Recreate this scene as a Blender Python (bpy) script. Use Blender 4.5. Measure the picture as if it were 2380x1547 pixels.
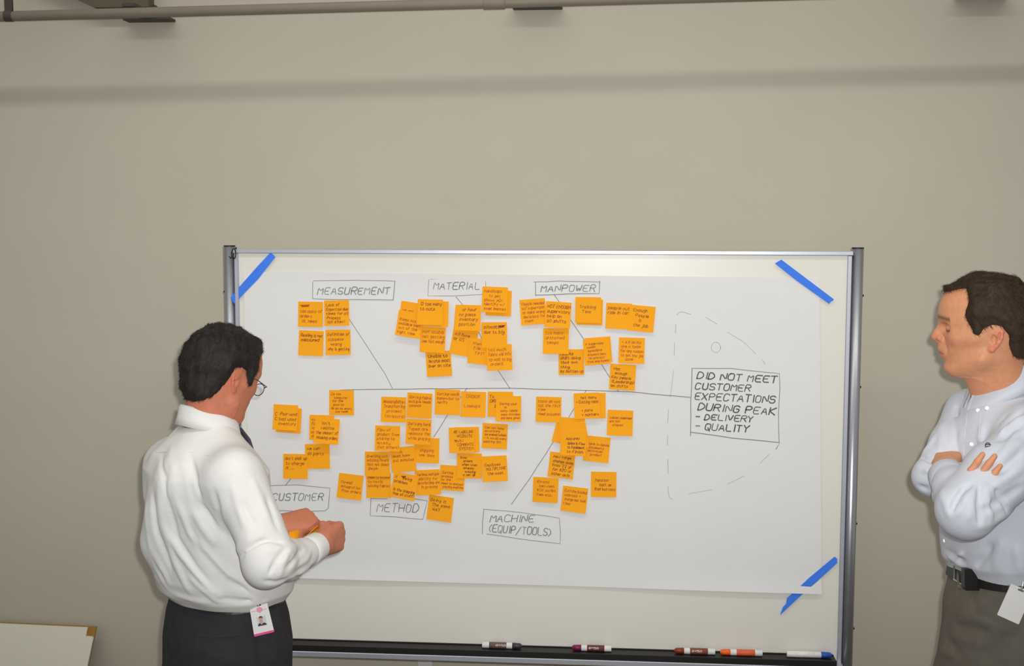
import bpy, math, random
import numpy as np

# ------------------------------------------------------------------ clear, camera, world, lights
for o in list(bpy.data.objects): bpy.data.objects.remove(o)
SC = bpy.context.scene
COL = SC.collection
random.seed(7)
RNG = np.random.default_rng(11)
IMW, IMH, FPX = 2380.0, 1547.0, 2800.0
CAM = np.array([0.2117, -3.5839, 2.0029])

def rotvec(a):
    a = np.array(a, float); th = np.linalg.norm(a)
    k = a/th; K = np.array([[0, -k[2], k[1]], [k[2], 0, -k[0]], [-k[1], k[0], 0]])
    return np.eye(3)+math.sin(th)*K+(1-math.cos(th))*K@K
RW = rotvec((0.0890, 0.0055, -0.0796))          # world -> camera (right, forward, up)
cam_d = bpy.data.cameras.new('camera'); cam = bpy.data.objects.new('camera', cam_d); COL.objects.link(cam)
cam_d.sensor_fit = 'HORIZONTAL'; cam_d.sensor_width = 36.0; cam_d.lens = FPX/IMW*36.0
cam_d.clip_start = 0.05; cam_d.clip_end = 60
from mathutils import Matrix, Vector
M = Matrix.Identity(4)
for i in range(3):
    M[i][0] = RW[0][i]; M[i][1] = RW[2][i]; M[i][2] = -RW[1][i]; M[i][3] = CAM[i]
cam.matrix_world = M
SC.camera = cam

def ray(px, py):
    return RW[1]+RW[0]*((px-IMW/2)/FPX)+RW[2]*((IMH/2-py)/FPX)
def P(px, py, y=0.0):                             # point of the picture on the plane y = const
    d = ray(px, py); return CAM+d*((y-CAM[1])/d[1])
def D(px, py, depth):                             # point at a distance along the optical axis
    return CAM+ray(px, py)*depth

world = bpy.data.worlds.new('room_ambient'); SC.world = world; world.use_nodes = True
bg = world.node_tree.nodes['Background']; bg.inputs[0].default_value = (1.0, 0.98, 0.945, 1); bg.inputs[1].default_value = 0.335
SC.view_settings.view_transform = 'Standard'; SC.view_settings.look = 'None'
SC.view_settings.exposure = 0.19; SC.view_settings.gamma = 1.0; SC.view_settings.use_curve_mapping = False

YW = 0.30                                         # wall plane
def light(name, kind, loc, energy, color=(1, 1, 1), rot=(0, 0, 0), **kw):
    l = bpy.data.lights.new(name, kind); l.energy = energy; l.color = color
    for k, v in kw.items(): setattr(l, k, v)
    o = bpy.data.objects.new(name, l); COL.objects.link(o); o.location = loc; o.rotation_euler = rot
    return o
# long fluorescent row on the high ceiling, parallel to the wall
light('ceiling_light_row_offscreen', 'AREA', (0.1, -1.95, 5.1), 46, (1.0, 0.95, 0.86), (math.radians(20), 0, 0), shape='RECTANGLE', size=7.0, size_y=0.22)
# the camera's flash
fl = CAM+RW[0]*0.045+RW[2]*0.05
fo = light('camera_flash_offscreen', 'SPOT', tuple(fl), 225, (1.0, 0.985, 0.975), shadow_soft_size=0.018, spot_size=math.radians(52), spot_blend=1.0)
fo.rotation_euler = cam.matrix_world.to_euler(); fo.scale = (1.7, 1.0, 1.0)

# ------------------------------------------------------------------ materials
def lin(c):
    return tuple(((x/255.0)/12.92 if x/255.0 <= 0.04045 else ((x/255.0+0.055)/1.055)**2.4) for x in c[:3])
MATS = {}
def mat(name, rgb, rough=0.6, metal=0.0, noise=0.0, nscale=20, bump=0.0, bscale=200, spec=0.4, coords='Object', attr=None, sheen=0, trans=0.0, alpha=1.0, stretch=None):
    if name in MATS: return MATS[name]
    m = bpy.data.materials.new(name); m.use_nodes = True; nt = m.node_tree; b = nt.nodes['Principled BSDF']
    c = lin(rgb)
    b.inputs['Base Color'].default_value = (*c, 1); b.inputs['Roughness'].default_value = rough
    b.inputs['Metallic'].default_value = metal; b.inputs['Specular IOR Level'].default_value = spec
    if sheen: b.inputs['Sheen Weight'].default_value = sheen
    if trans: b.inputs['Transmission Weight'].default_value = trans
    if alpha < 1: b.inputs['Alpha'].default_value = alpha
    tc = nt.nodes.new('ShaderNodeTexCoord'); src = tc.outputs[coords]
    if stretch:
        mp = nt.nodes.new('ShaderNodeMapping'); mp.inputs['Scale'].default_value = stretch
        nt.links.new(src, mp.inputs['Vector']); src = mp.outputs[0]
    colsock = None
    if attr:
        a = nt.nodes.new('ShaderNodeAttribute'); a.attribute_name = attr; colsock = a.outputs['Color']
    if noise:
        n = nt.nodes.new('ShaderNodeTexNoise'); n.inputs['Scale'].default_value = nscale; n.inputs['Detail'].default_value = 4
        nt.links.new(src, n.inputs['Vector'])
        mr = nt.nodes.new('ShaderNodeMapRange'); mr.inputs['From Min'].default_value = 0.25; mr.inputs['From Max'].default_value = 0.75
        mr.inputs['To Min'].default_value = 1-noise; mr.inputs['To Max'].default_value = 1+noise
        nt.links.new(n.outputs['Fac'], mr.inputs['Value'])
        mx = nt.nodes.new('ShaderNodeVectorMath'); mx.operation = 'SCALE'
        if colsock is not None: nt.links.new(colsock, mx.inputs[0])
        else: mx.inputs[0].default_value = c
        nt.links.new(mr.outputs[0], mx.inputs['Scale']); colsock = mx.outputs[0]
    if colsock is not None: nt.links.new(colsock, b.inputs['Base Color'])
    if bump:
        n2 = nt.nodes.new('ShaderNodeTexNoise'); n2.inputs['Scale'].default_value = bscale; n2.inputs['Detail'].default_value = 3
        nt.links.new(src, n2.inputs['Vector'])
        bp = nt.nodes.new('ShaderNodeBump'); bp.inputs['Strength'].default_value = bump; bp.inputs['Distance'].default_value = 0.002
        nt.links.new(n2.outputs['Fac'], bp.inputs['Height']); nt.links.new(bp.outputs[0], b.inputs['Normal'])
    MATS[name] = m
    return m

wall_m = mat('wall_paint', (193, 187, 171), 0.85, noise=0.025, nscale=3, bump=0.15, bscale=120, spec=0.2)
floor_m = mat('carpet', (110, 104, 98), 0.95, noise=0.2, nscale=90, bump=0.6, bscale=300)
alu_m = mat('brushed_aluminium', (176, 178, 184), 0.34, metal=0.85, noise=0.03, nscale=40, bump=0.05, bscale=300)
frame_m = mat('anodised_frame', (196, 200, 210), 0.4, metal=0.55, noise=0.03, nscale=40)
black_m = mat('black_plastic', (26, 25, 24), 0.5, noise=0.12, nscale=60)
board_m = mat('whiteboard_enamel', (231, 230, 220), 0.32, noise=0.012, nscale=4, spec=0.35)
paper_m = mat('poster_paper', (231, 232, 231), 0.8, noise=0.012, nscale=8, bump=0.1, bscale=60, spec=0.15)
pencil_m = mat('pencil_graphite', (128, 128, 127), 0.7, noise=0.25, nscale=300)
pencil2_m = mat('pencil_faint', (176, 176, 175), 0.7, noise=0.15, nscale=300)
marker_ink_m = mat('marker_ink', (86, 86, 84), 0.6, noise=0.3, nscale=250)
tape_m = mat('blue_tape', (70, 132, 246), 0.7, noise=0.06, nscale=120, bump=0.3, bscale=500, spec=0.2)
note_ms = [mat('sticky_note_paper', (255, 172, 30), 0.75, noise=0.02, nscale=30, spec=0.15)]*3
ink_ms = [mat('ink_rust', (176, 84, 14), 0.6, noise=0.2, nscale=300), mat('ink_maroon', (112, 40, 20), 0.6, noise=0.2, nscale=300),
          mat('ink_brown', (138, 66, 12), 0.6, noise=0.2, nscale=300)]
pipe_m = mat('pipe_paint', (142, 132, 117), 0.6, noise=0.05, nscale=20)
dark_m = mat('dark_bracket', (72, 66, 58), 0.6, noise=0.1, nscale=30)
cardboard_m = mat('cardboard', (158, 118, 52), 0.9, noise=0.08, nscale=60, bump=0.2, bscale=200)
foam_m = mat('foam_board', (222, 219, 203), 0.7, noise=0.01, nscale=10)
white_m = mat('white_plastic', (236, 236, 234), 0.35, noise=0.01, nscale=40)
plate_m = mat('outlet_plate', (214, 213, 208), 0.45, noise=0.01, nscale=40)

# ------------------------------------------------------------------ mesh helpers
def link(o, parent=None):
    COL.objects.link(o)
    if parent is not None: o.parent = parent
    return o
def mk(name, verts, faces, material, parent=None, origin=None, smooth=False, colors=None):
    """verts in world space; parents carry no rotation, only a location"""
    verts = np.asarray(verts, float)
    base = np.zeros(3)
    p = parent
    while p is not None: base = base+np.array(p.location); p = p.parent
    org = base.copy()
    if origin is not None: org = np.asarray(origin, float)
    me = bpy.data.meshes.new(name)
    v = (verts-org)
    if isinstance(faces, np.ndarray): faces_l = faces.tolist()
    else: faces_l = faces
    me.from_pydata(v.tolist(), [], faces_l); me.update()
    if smooth: me.polygons.foreach_set('use_smooth', [True]*len(me.polygons))
    if colors is not None:
        at = me.color_attributes.new('Col', 'FLOAT_COLOR', 'POINT')
        c4 = np.ones((len(verts), 4), np.float32); c4[:, :3] = colors
        at.data.foreach_set('color', c4.ravel())
    if material: me.materials.append(material)
    o = bpy.data.objects.new(name, me); link(o, parent); o.location = tuple(org-base)
    return o
def empty(name, loc):
    o = bpy.data.objects.new(name, None); link(o); o.location = tuple(loc); o.empty_display_size = 0.05
    return o
def tag(o, label, cat, group=None):
    o['label'] = label; o['category'] = cat
    if group: o['group'] = group
    return o
class MB:
    def __init__(s): s.v = []; s.f = []
    def add(s, v, f):
        n = len(s.v); s.v += [tuple(map(float, q)) for q in v]; s.f += [tuple(i+n for i in q) for q in f]; return s
    def box(s, lo, hi, bev=0.0):
        x0, y0, z0 = lo; x1, y1, z1 = hi
        if bev <= 0:
            v = [(x, y, z) for x in (x0, x1) for y in (y0, y1) for z in (z0, z1)]
            f = [(0, 1, 3, 2), (4, 6, 7, 5), (0, 4, 5, 1), (2, 3, 7, 6), (0, 2, 6, 4), (1, 5, 7, 3)]
            return s.add(v, f)
        b = bev; v = []; idx = {}
        for i, x in enumerate((x0, x1)):
            for j, y in enumerate((y0, y1)):
                for k, z in enumerate((z0, z1)):
                    sx, sy, sz = (1, -1)[i], (1, -1)[j], (1, -1)[k]
                    idx[i, j, k] = len(v); v += [(x, y+sy*b, z+sz*b), (x+sx*b, y, z+sz*b), (x+sx*b, y+sy*b, z)]
        f = []
        q = lambda i, j, k, a: idx[i, j, k]+a
        for i in (0, 1): f.append(tuple(q(i, *jk, 0) for jk in ((0, 0), (0, 1), (1, 1), (1, 0))))
        for j in (0, 1): f.append(tuple(q(a, j, c, 1) for a, c in ((0, 0), (0, 1), (1, 1), (1, 0))))
        for k in (0, 1): f.append(tuple(q(a, c, k, 2) for a, c in ((0, 0), (0, 1), (1, 1), (1, 0))))
        for j in (0, 1):
            for k in (0, 1): f.append((q(0, j, k, 1), q(0, j, k, 2), q(1, j, k, 2), q(1, j, k, 1)))
        for i in (0, 1):
            for k in (0, 1): f.append((q(i, 0, k, 0), q(i, 0, k, 2), q(i, 1, k, 2), q(i, 1, k, 0)))
        for i in (0, 1):
            for j in (0, 1): f.append((q(i, j, 0, 0), q(i, j, 0, 1), q(i, j, 1, 1), q(i, j, 1, 0)))
        for i in (0, 1):
            for j in (0, 1):
                for k in (0, 1): f.append((q(i, j, k, 0), q(i, j, k, 1), q(i, j, k, 2)))
        return s.add(v, f)
    def tube(s, pts, r, n=12, cap=True):
        pts = [np.array(p, float) for p in pts]
        rs = r if isinstance(r, (list, tuple)) else [r]*len(pts)
        rings = []
        up = None
        for i, p in enumerate(pts):
            t = pts[min(i+1, len(pts)-1)]-pts[max(i-1, 0)]; t /= np.linalg.norm(t)+1e-12
            if up is None:
                a = np.array([0, 0, 1.]) if abs(t[2]) < 0.9 else np.array([1., 0, 0])
            else: a = up
            u = a-t*np.dot(a, t); u /= np.linalg.norm(u)+1e-12; up = u; w = np.cross(t, u)
            rings.append([p+rs[i]*(math.cos(2*math.pi*k/n)*u+math.sin(2*math.pi*k/n)*w) for k in range(n)])
        v = [q for rg in rings for q in rg]; f = []
        for i in range(len(pts)-1):
            for k in range(n): f.append((i*n+k, i*n+(k+1) % n, (i+1)*n+(k+1) % n, (i+1)*n+k))
        if cap:
            f.append(tuple(range(n-1, -1, -1))); f.append(tuple((len(pts)-1)*n+k for k in range(n)))
        return s.add(v, f)
    def build(s, name, material, parent=None, origin=None, smooth=False):
        return mk(name, s.v, s.f, material, parent, origin, smooth)
def struct(o): o['kind'] = 'structure'; return o

# ------------------------------------------------------------------ room shell
struct(MB().box((-4.5, YW, 0), (4.5, YW+0.12, 4.85)).build('wall_back', wall_m))
struct(MB().box((-4.5, -6.0, -0.1), (4.5, YW, 0)).build('floor', floor_m))
struct(MB().box((-4.5, YW-0.012, 0), (4.5, YW, 0.10), 0.003).build('baseboard_back', mat('baseboard_vinyl', (70, 66, 62), 0.6, noise=0.03, nscale=8)))

# pipe along the wall with coupling, hanger and the wall brackets under it
yp = YW-0.19
pe = tag(empty('ceiling_pipe', P(1000, 11, yp)), 'long taupe painted conduit pipe running along the top of the wall', 'pipe')
MB().tube([P(-420, 50, yp), P(2760, -37, yp)], 0.0158, 20).build('pipe_run', pipe_m, pe, smooth=True)
c0, c1 = P(1124, 7.6, yp), P(1174, 6.3, yp)
MB().tube([c0, c0*0.98+c1*0.02, c0*0.02+c1*0.98, c1], [0.0185, 0.0195, 0.0195, 0.0185], 20).build('pipe_coupling', pipe_m, pe, smooth=True)
def strap(px):
    a = P(px, 38-0.027*px, yp)
    m = MB()
    m.tube([a+(-0.012, 0, 0), a+(0.012, 0, 0)], 0.0175, 18)
    m.box((a[0]-0.012, yp-0.006, a[2]), (a[0]+0.012, yp+0.008, a[2]+0.30), 0.002)
    m.build('pipe_hanger', dark_m, pe)
strap(21)
for i, px in enumerate((340, 1248, 2290)):
    w = 57/727.0; a = P(px, (44, 14.5, -12)[i], YW-0.05)
    m = MB()
    m.box((a[0]-w, YW-0.05, a[2]-0.003), (a[0]+w, YW+0.001, a[2]+0.006), 0.002)
    m.box((a[0]-w*0.25, yp-0.004, a[2]+0.012), (a[0]+w*0.25, YW+0.001, a[2]+0.026), 0.003)
    m.box((a[0]-w*0.25, YW-0.02, a[2]), (a[0]+w*0.25, YW+0.001, a[2]+0.05), 0.003)
    m.build('wall_bracket', dark_m, pe)
# sloping strut behind the pipe
a, b, c, d = P(168, -4, YW-0.05), P(345, -4, YW-0.05), P(345, 16, YW-0.05), P(218, 17, YW-0.05)
m = MB(); vs = [q for q in (a, b, c, d)]+[q+(0, 0.05, 0) for q in (a, b, c, d)]
vs[0] = vs[0]+np.array((-0.25, 0, 0.12)); vs[4] = vs[4]+np.array((-0.25, 0, 0.12)); vs[1] = vs[1]+np.array((0, 0, 0.12)); vs[5] = vs[5]+np.array((0, 0, 0.12))
m.add(vs, [(3, 2, 1, 0), (4, 5, 6, 7), (0, 1, 5, 4), (1, 2, 6, 5), (2, 3, 7, 6), (3, 0, 4, 7)])
m.build('gusset_plate', mat('gusset_brown', (96, 88, 72), 0.6, noise=0.06, nscale=20), pe)

# wall outlet under the board
a = P(988, 1537, YW)
ou = tag(empty('wall_outlet', (a[0], YW, a[2]-0.03)), 'ivory electrical outlet plate on the wall below the whiteboard', 'outlet')
MB().box((a[0]-0.025, YW-0.006, a[2]-0.105), (a[0]+0.025, YW+0.001, a[2]+0.012), 0.003).build('cover_plate', plate_m, ou)
for dz in (-0.020, -0.072):
    rc = MB().box((a[0]-0.014, YW-0.008, a[2]+dz-0.015), (a[0]+0.014, YW-0.005, a[2]+dz+0.015), 0.003).build('receptacle', plate_m, ou)
    m = MB()
    for dx in (-0.006, 0.006): m.box((a[0]+dx-0.001, YW-0.0085, a[2]+dz-0.001), (a[0]+dx+0.001, YW-0.0075, a[2]+dz+0.008))
    m.box((a[0]-0.002, YW-0.0085, a[2]+dz-0.010), (a[0]+0.002, YW-0.0075, a[2]+dz-0.005))
    m.build('slot', black_m, rc)

# leaning white foam panel with a cardboard backing, lower left
pan = empty('foam_panel', (P(100, 1500, 0.1)[0], 0.12, 0))
tag(pan, 'white foam display panel with bare cardboard corner leaning on the wall', 'panel')
ptl, ptr = P(-340, 1430, 0.27), P(226, 1455, 0.27)
zt = ptr[2]; xr = ptr[0]; xl = ptl[0]
def lean(x, z, off):                               # panel leans: the foot stands 0.22 m out from the wall
    t = 1-z/zt
    return (x-0.07*t, 0.27-0.22*t-off, z)
def slab(name, poly, o0, o1, material, parent):
    n = len(poly); v = [lean(x, z, o0) for x, z in poly]+[lean(x, z, o1) for x, z in poly]
    f = [tuple(range(n)), tuple(range(2*n-1, n-1, -1))]+[(i, (i+1) % n, n+(i+1) % n, n+i) for i in range(n)]
    return mk(name, v, f, material, parent)
slab('cardboard_back', [(xl, 0.0), (xr-0.006, 0.0), (xr, zt), (xl, zt+0.012)], 0.0, 0.006, cardboard_m, pan)
cs = 0.028
slab('foam_face', [(xl, 0.002), (xr-0.006, 0.002), (xr-0.001, zt-cs-0.006), (xr-0.005, zt-cs-0.001), (xr-cs, zt-cs), (xr-cs, zt-0.001), (xl, zt+0.011)], 0.0062, 0.014, foam_m, pan)

# ------------------------------------------------------------------ whiteboard on its stand
ZT = 1.93
zc = P(1300, 1503, 0.0)[2]                          # tray floor height at the board face
BX0, BX1 = -0.918, 0.918
wb = tag(empty('whiteboard', (0, 0.02, 0)), 'large mobile whiteboard with aluminium posts and black marker tray', 'whiteboard')
MB().box((BX0, 0.0, zc-0.02), (BX1, 0.022, ZT-0.012), 0.001).build('board_panel', board_m, wb)
MB().box((BX0-0.004, -0.009, ZT-0.013), (BX1+0.004, 0.028, ZT), 0.002).build('top_rail', frame_m, wb)
for s in (-1, 1):
    x0 = BX1-0.012 if s > 0 else BX0-0.001
    MB().box((x0, -0.007, zc-0.03), (x0+0.013, 0.026, ZT-0.0132), 0.002).build('side_rail', frame_m, wb)
    xp = 0.9375*s
    po = MB().tube([(xp, 0.010, 0.10), (xp, 0.010, ZT+0.008)], 0.0172, 28).build('post', alu_m, wb, smooth=False)
    for pl in po.data.polygons: pl.use_smooth = len(pl.vertices) == 4
    MB().tube([(xp, 0.010, ZT+0.0075), (xp, 0.010, ZT+0.0105)], 0.0176, 24).build('post_cap', black_m, po)
    for zz in (1.80, 1.53, 1.12, 0.80):
        MB().tube([(xp+s*0.0165, 0.012, zz), (xp+s*0.0205, 0.012, zz)], [0.0045, 0.003], 10).build('screw', black_m, po)
    ft = MB().box((xp-0.02, -0.27, 0.075), (xp+0.02, 0.29, 0.105), 0.005).build('foot', alu_m, wb)
    for yy in (-0.24, 0.26):
        cw = MB(); cw.tube([(xp-0.012, yy, 0.036), (xp+0.012, yy, 0.036)], 0.036, 20); cw.box((xp-0.016, yy-0.012, 0.036), (xp+0.016, yy+0.012, 0.076), 0.003)
        cw.build('caster', black_m, ft)
MB().box((-0.93, -0.004, 0.30), (0.93, 0.026, 0.34), 0.004).build('cross_bar', alu_m, wb)
# tray: black channel with an aluminium rail under its front edge
tr = MB()
tr.box((BX0+0.014, -0.052, zc-0.004), (BX1-0.022, 0.0, zc))
tr.box((BX0+0.014, -0.058, zc-0.016), (BX1-0.022, -0.052, zc+0.003), 0.001)
tr.box((BX0+0.014, -0.006, zc), (BX1-0.022, 0.0, zc+0.003), 0.001)
tr.build('marker_tray', black_m, wb)
MB().box((BX0, -0.0585, zc-0.034), (BX1, 0.024, zc-0.0165), 0.002).build('tray_rail', frame_m, wb)

# ------------------------------------------------------------------ stroke lettering
FONT_SRC = """A 02 28 42|14 34;B 02 08|08 38 47 36 05|35 44 43 32 02;C 47 38 18 07 03 12 32 43;D 02 08 28 46 44 22 02;E 48 08 02 42|05 35;F 48 08 02|05 35;G 47 38 18 07 03 12 32 43 45 25
H 02 08|42 48|05 45;I 12 18;J 38 33 22 12 03;K 02 08|48 05 42;L 08 02 42;M 02 08 25 48 42;N 02 08 42 48;O 18 07 03 12 32 43 47 38 18;P 02 08 38 47 46 35 05
Q 18 07 03 12 32 43 47 38 18|24 41;R 02 08 38 47 46 35 05|25 42;S 47 38 18 07 06 15 35 44 43 32 12 03;T 08 48|28 22;U 08 03 12 32 43 48;V 08 22 48;W 08 12 26 32 48
X 02 48|08 42;Y 08 25 48|25 22;Z 08 48 02 42;a 36 16 05 03 12 22 33|36 32;b 08 02|05 16 26 35 33 22 12 03;c 35 26 16 05 03 12 22 33;d 38 32|35 26 16 05 03 12 22 33
e 04 34 35 26 16 05 03 12 22 33;f 38 28 17 12|06 26;g 36 31 20 10 01|35 26 16 05 04 13 23 34;h 08 02|05 16 26 35 32;i 16 12|17 18;j 26 21 10 00|27 28;k 08 02|36 04 32;l 18 12
m 06 02|05 16 25 22|25 36 45 42;n 06 02|05 16 26 35 32;o 16 05 03 12 22 33 35 26 16;p 06 00|05 16 26 35 33 22 12 03;q 36 30|35 26 16 05 03 12 22 33;r 06 02|04 16 26
s 36 16 05 14 24 33 22 02;t 17 13 22 32|06 26;u 06 03 12 22 33|36 32;v 06 12 26;w 06 12 24 32 46;x 06 32|02 36;y 06 13 23|36 10;z 06 36 02 32;- 05 35;( 38 16 14 32;) 08 26 24 02
/ 01 48;. 12 13;! 18 14|12 13;* 14 36|16 34|25 24;+ 05 35|26 23;% 02 48|08 07|42 43;$ 37 17 06 15 35 34 23 03|28 22;' 18 17;0 18 07 03 12 32 43 47 38 18;2 07 18 38 47 46 02 42
4 38 04 44|38 32;: 13 14|16 17;& 42 07 18 27 04 13 22 44"""
FONT = {}
for part in FONT_SRC.replace('\n', ';').split(';'):
    ch = part[0]
    FONT[ch] = [[(int(t[0]), int(t[1])-2) for t in st.split()] for st in part[2:].split('|')]
def chaikin(pts):
    if len(pts) < 3: return pts
    out = [pts[0]]
    for a, b in zip(pts[:-1], pts[1:]):
        a = np.array(a, float); b = np.array(b, float); out += [a*0.8+b*0.2, a*0.2+b*0.8]
    out.append(pts[-1]); return out
def text_strokes(text, slant=0.18, jit=0.25, rnd=random):
    """strokes with cap height 1, baseline 0; returns strokes and width"""
    x = 0.0; out = []
    for ch in text:
        if ch == ' ': x += 3.0; continue
        g = FONT.get(ch)
        if g is None: x += 3; continue
        w = max(p[0] for st in g for p in st)
        dy = rnd.uniform(-0.35, 0.35)*jit*2; sc = rnd.uniform(1-0.12*jit*2, 1+0.12*jit*2)
        for st in g:
            q = [((p[0]*sc+x+rnd.uniform(-jit, jit)), (p[1]*sc+dy+rnd.uniform(-jit, jit))) for p in st]
            q = [((a+slant*b)/6.0, b/6.0) for a, b in q]
            out.append(chaikin(q))
        x += w+1.5
    return out, max(x-1.5, 1)/6.0
def ribbon_mesh(strokes, width, fn, rnd=random):
    """flat ribbons; fn maps (u, v) -> 3-D point"""
    V = []; F = []
    for k_, st in enumerate(strokes):
        dy_ = np.array((0, -1.4e-5*(k_ % 16), 0))
        st = [np.array(p, float)[:2] for p in st]
        if len(st) < 2: continue
        n0 = len(V); w0 = width*rnd.uniform(0.8, 1.2)
        for i, p in enumerate(st):
            t = st[min(i+1, len(st)-1)]-st[max(i-1, 0)]; L = np.linalg.norm(t)
            t = t/L if L > 1e-9 else np.array([1., 0.])
            nrm = np.array([-t[1], t[0]])*w0*0.5
            if i == 0: p = p-t*w0*0.4
            if i == len(st)-1: p = p+t*w0*0.4
            V.append(np.array(fn(p+nrm))+dy_); V.append(np.array(fn(p-nrm))+dy_)
        for i in range(len(st)-1): F.append((n0+2*i, n0+2*i+1, n0+2*i+3, n0+2*i+2))
    return V, F

# ------------------------------------------------------------------ poster paper with the pencilled diagram
YP = -0.0030
cTL, cTR, cBR, cBL = P(566, 631, YP), P(1905, 646, YP), P(1909, 1379, YP), P(584, 1338, YP)
NX, NZ = 64, 40
sheet_v = []
def paper_y(u, v):                                 # v: 0 top .. 1 bottom
    y = YP-0.0006*(math.sin(u*17+v*3)*math.sin(v*9+1)+1)
    y -= 0.007*max(0, (v-0.93)/0.07)**2*(0.6+0.4*math.sin(u*9))
    y -= 0.003*max(0, (0.05-v)/0.05)**2*max(0, math.sin(u*6))
    return y
for j in range(NZ+1):
    for i in range(NX+1):
        u, v = i/NX, j/NZ
        p = (cTL*(1-u)+cTR*u)*(1-v)+(cBL*(1-u)+cBR*u)*v
        sheet_v.append((p[0], paper_y(u, v), p[2]))
sheet_f = [(j*(NX+1)+i, (j+1)*(NX+1)+i, (j+1)*(NX+1)+i+1, j*(NX+1)+i+1) for j in range(NZ) for i in range(NX)]
pap = tag(empty('poster_paper', P(1240, 1000, YP)), 'big white paper sheet with a pencilled fishbone diagram taped to the whiteboard', 'paper')
mk('sheet', sheet_v, sheet_f, paper_m, pap, smooth=True)
YD = YP-0.0017
def px2(pts): return [(P(x, y, YD)[0], P(x, y, YD)[2]) for x, y in pts]
onpaper = lambda q: (q[0], YD, q[1])
def rough_line(pts, seg=28, amp=0.5):
    out = []
    for (x0, y0), (x1, y1) in zip(pts[:-1], pts[1:]):
        n = max(1, int(math.hypot(x1-x0, y1-y0)/seg))
        for i in range(n): out.append((x0+(x1-x0)*i/n+random.uniform(-amp, amp), y0+(y1-y0)*i/n+random.uniform(-amp, amp)))
    out.append(pts[-1]); return out
def drawn(name, lines, width, material, parent):
    V, F = ribbon_mesh([px2(rough_line(l)) for l in lines], width, onpaper)
    return mk(name, V, F, material, parent)
def word(text, p0, p1, cap, width, material, parent, slant=0.2, jit=0.22, name='pencil_lettering'):
    st, w = text_strokes(text, slant, jit)
    dx, dy = (p1[0]-p0[0]), (p1[1]-p0[1])
    allp = []
    for s in st:
        allp.append(px2([(p0[0]+dx*(q[0]/w), p0[1]+dy*(q[0]/w)-q[1]*cap) for q in s]))
    V, F = ribbon_mesh(allp, width, onpaper)
    return mk(name, V, F, material, parent)
LW, TW = 0.0017, 0.0023
heads = [
    ([[(728, 653), (830, 651), (918, 653)], [(727, 655), (727, 694), (800, 696), (914, 697)], [(918, 653), (914, 697)]], [('MEASUREMENT', (738, 684), (904, 683), 16)]),
    ([[(1001, 648), (1128, 647), (1129, 666)], [(997, 650), (994, 687), (1060, 687), (1121, 684)]], [('MATERIAL', (1007, 672), (1114, 672), 16)]),
    ([[(1241, 655), (1300, 653), (1394, 655)], [(1245, 656), (1245, 687)], [(1245, 686), (1320, 683), (1392, 682), (1394, 653)]], [('MANPOWER', (1257, 677), (1382, 677), 15)]),
    ([[(600, 1129), (690, 1126), (767, 1134), (765, 1160), (763, 1180), (756, 1187), (700, 1187), (640, 1186)]], [('CUSTOMER', (632, 1163), (750, 1162), 17)]),
    ([[(862, 1157), (860, 1198), (920, 1201), (983, 1207), (988, 1185), (993, 1164), (958, 1158)], [(862, 1158), (900, 1159)]], [('METHOD', (876, 1188), (971, 1190), 19)]),
    ([[(1124, 1183), (1122, 1210), (1121, 1240)], [(1123, 1183), (1210, 1190), (1300, 1203), (1302, 1235), (1302, 1263), (1220, 1253), (1131, 1240)]],
     [('MACHINE', (1139, 1212), (1240, 1213), 16), ('(EQUIP/TOOLS)', (1134, 1235), (1279, 1245), 17)]),
]
for lines, words in heads:
    bx = drawn('pencil_box', lines, LW, pencil_m, pap)
    for t, p0, p1, cap in words: word(t, p0, p1, cap, TW, pencil_m, bx)
bx = drawn('pencil_box', [[(1609, 855), (1700, 856), (1811, 868), (1813, 900), (1809, 960), (1811, 1028)], [(1609, 855), (1606, 930), (1605, 1012)], [(1606, 1004), (1700, 1017), (1812, 1028), (1804, 1043)]], LW*1.1, pencil_m, pap)
for t, p0, p1, cap in [('DID NOT MEET', (1620, 879), (1803, 889), 15), ('CUSTOMER', (1615, 904), (1743, 909), 15), ('EXPECTATIONS', (1614, 928), (1800, 936), 16),
                       ('DURING PEAK', (1622, 952), (1800, 964), 16), ('- DELIVERY', (1616, 974), (1748, 980), 13), ('- QUALITY', (1616, 997), (1738, 1004), 15)]:
    word(t, p0, p1, cap, 0.0031, marker_ink_m, bx, jit=0.18, name='marker_lettering')
drawn('spine_line', [[(790, 906), (823, 905), (1000, 903), (1190, 902), (1330, 906), (1460, 910), (1604, 923)]], LW, pencil_m, pap)
for l in ([(808, 735), (850, 800), (895, 868), (912, 902)], [(1060, 689), (1074, 707), (1112, 770), (1128, 806), (1158, 861), (1185, 902)],
          [(1287, 683), (1298, 700), (1326, 744), (1356, 787), (1397, 845), (1416, 875), (1437, 909)], [(664, 1127), (676, 1112)],
          [(1085, 902), (1039, 966), (1008, 1015)], [(1363, 907), (1334, 950), (1286, 1026), (1231, 1112), (1189, 1171)]):
    drawn('rib_line', [l], LW, pencil_m, pap)
for dash in [[(1572, 731), (1577, 726), (1585, 724), (1606, 730)], [(1640, 737), (1667, 753)], [(1691, 771), (1727, 793), (1756, 821)], [(1771, 835), (1778, 845)],
      [(1571, 753), (1570, 774)], [(1568, 795), (1567, 826)], [(1565, 861), (1562, 890), (1558, 922)], [(1554, 950), (1552, 982)], [(1552, 1013), (1551, 1034)],
      [(1552, 1066), (1553, 1100)], [(1552, 1130), (1555, 1155), (1563, 1160)], [(1788, 1055), (1766, 1076)], [(1730, 1105), (1690, 1125)], [(1655, 1137), (1600, 1147)]]:
    drawn('outline_dash', [dash], 0.0013, pencil2_m, pap)
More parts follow.
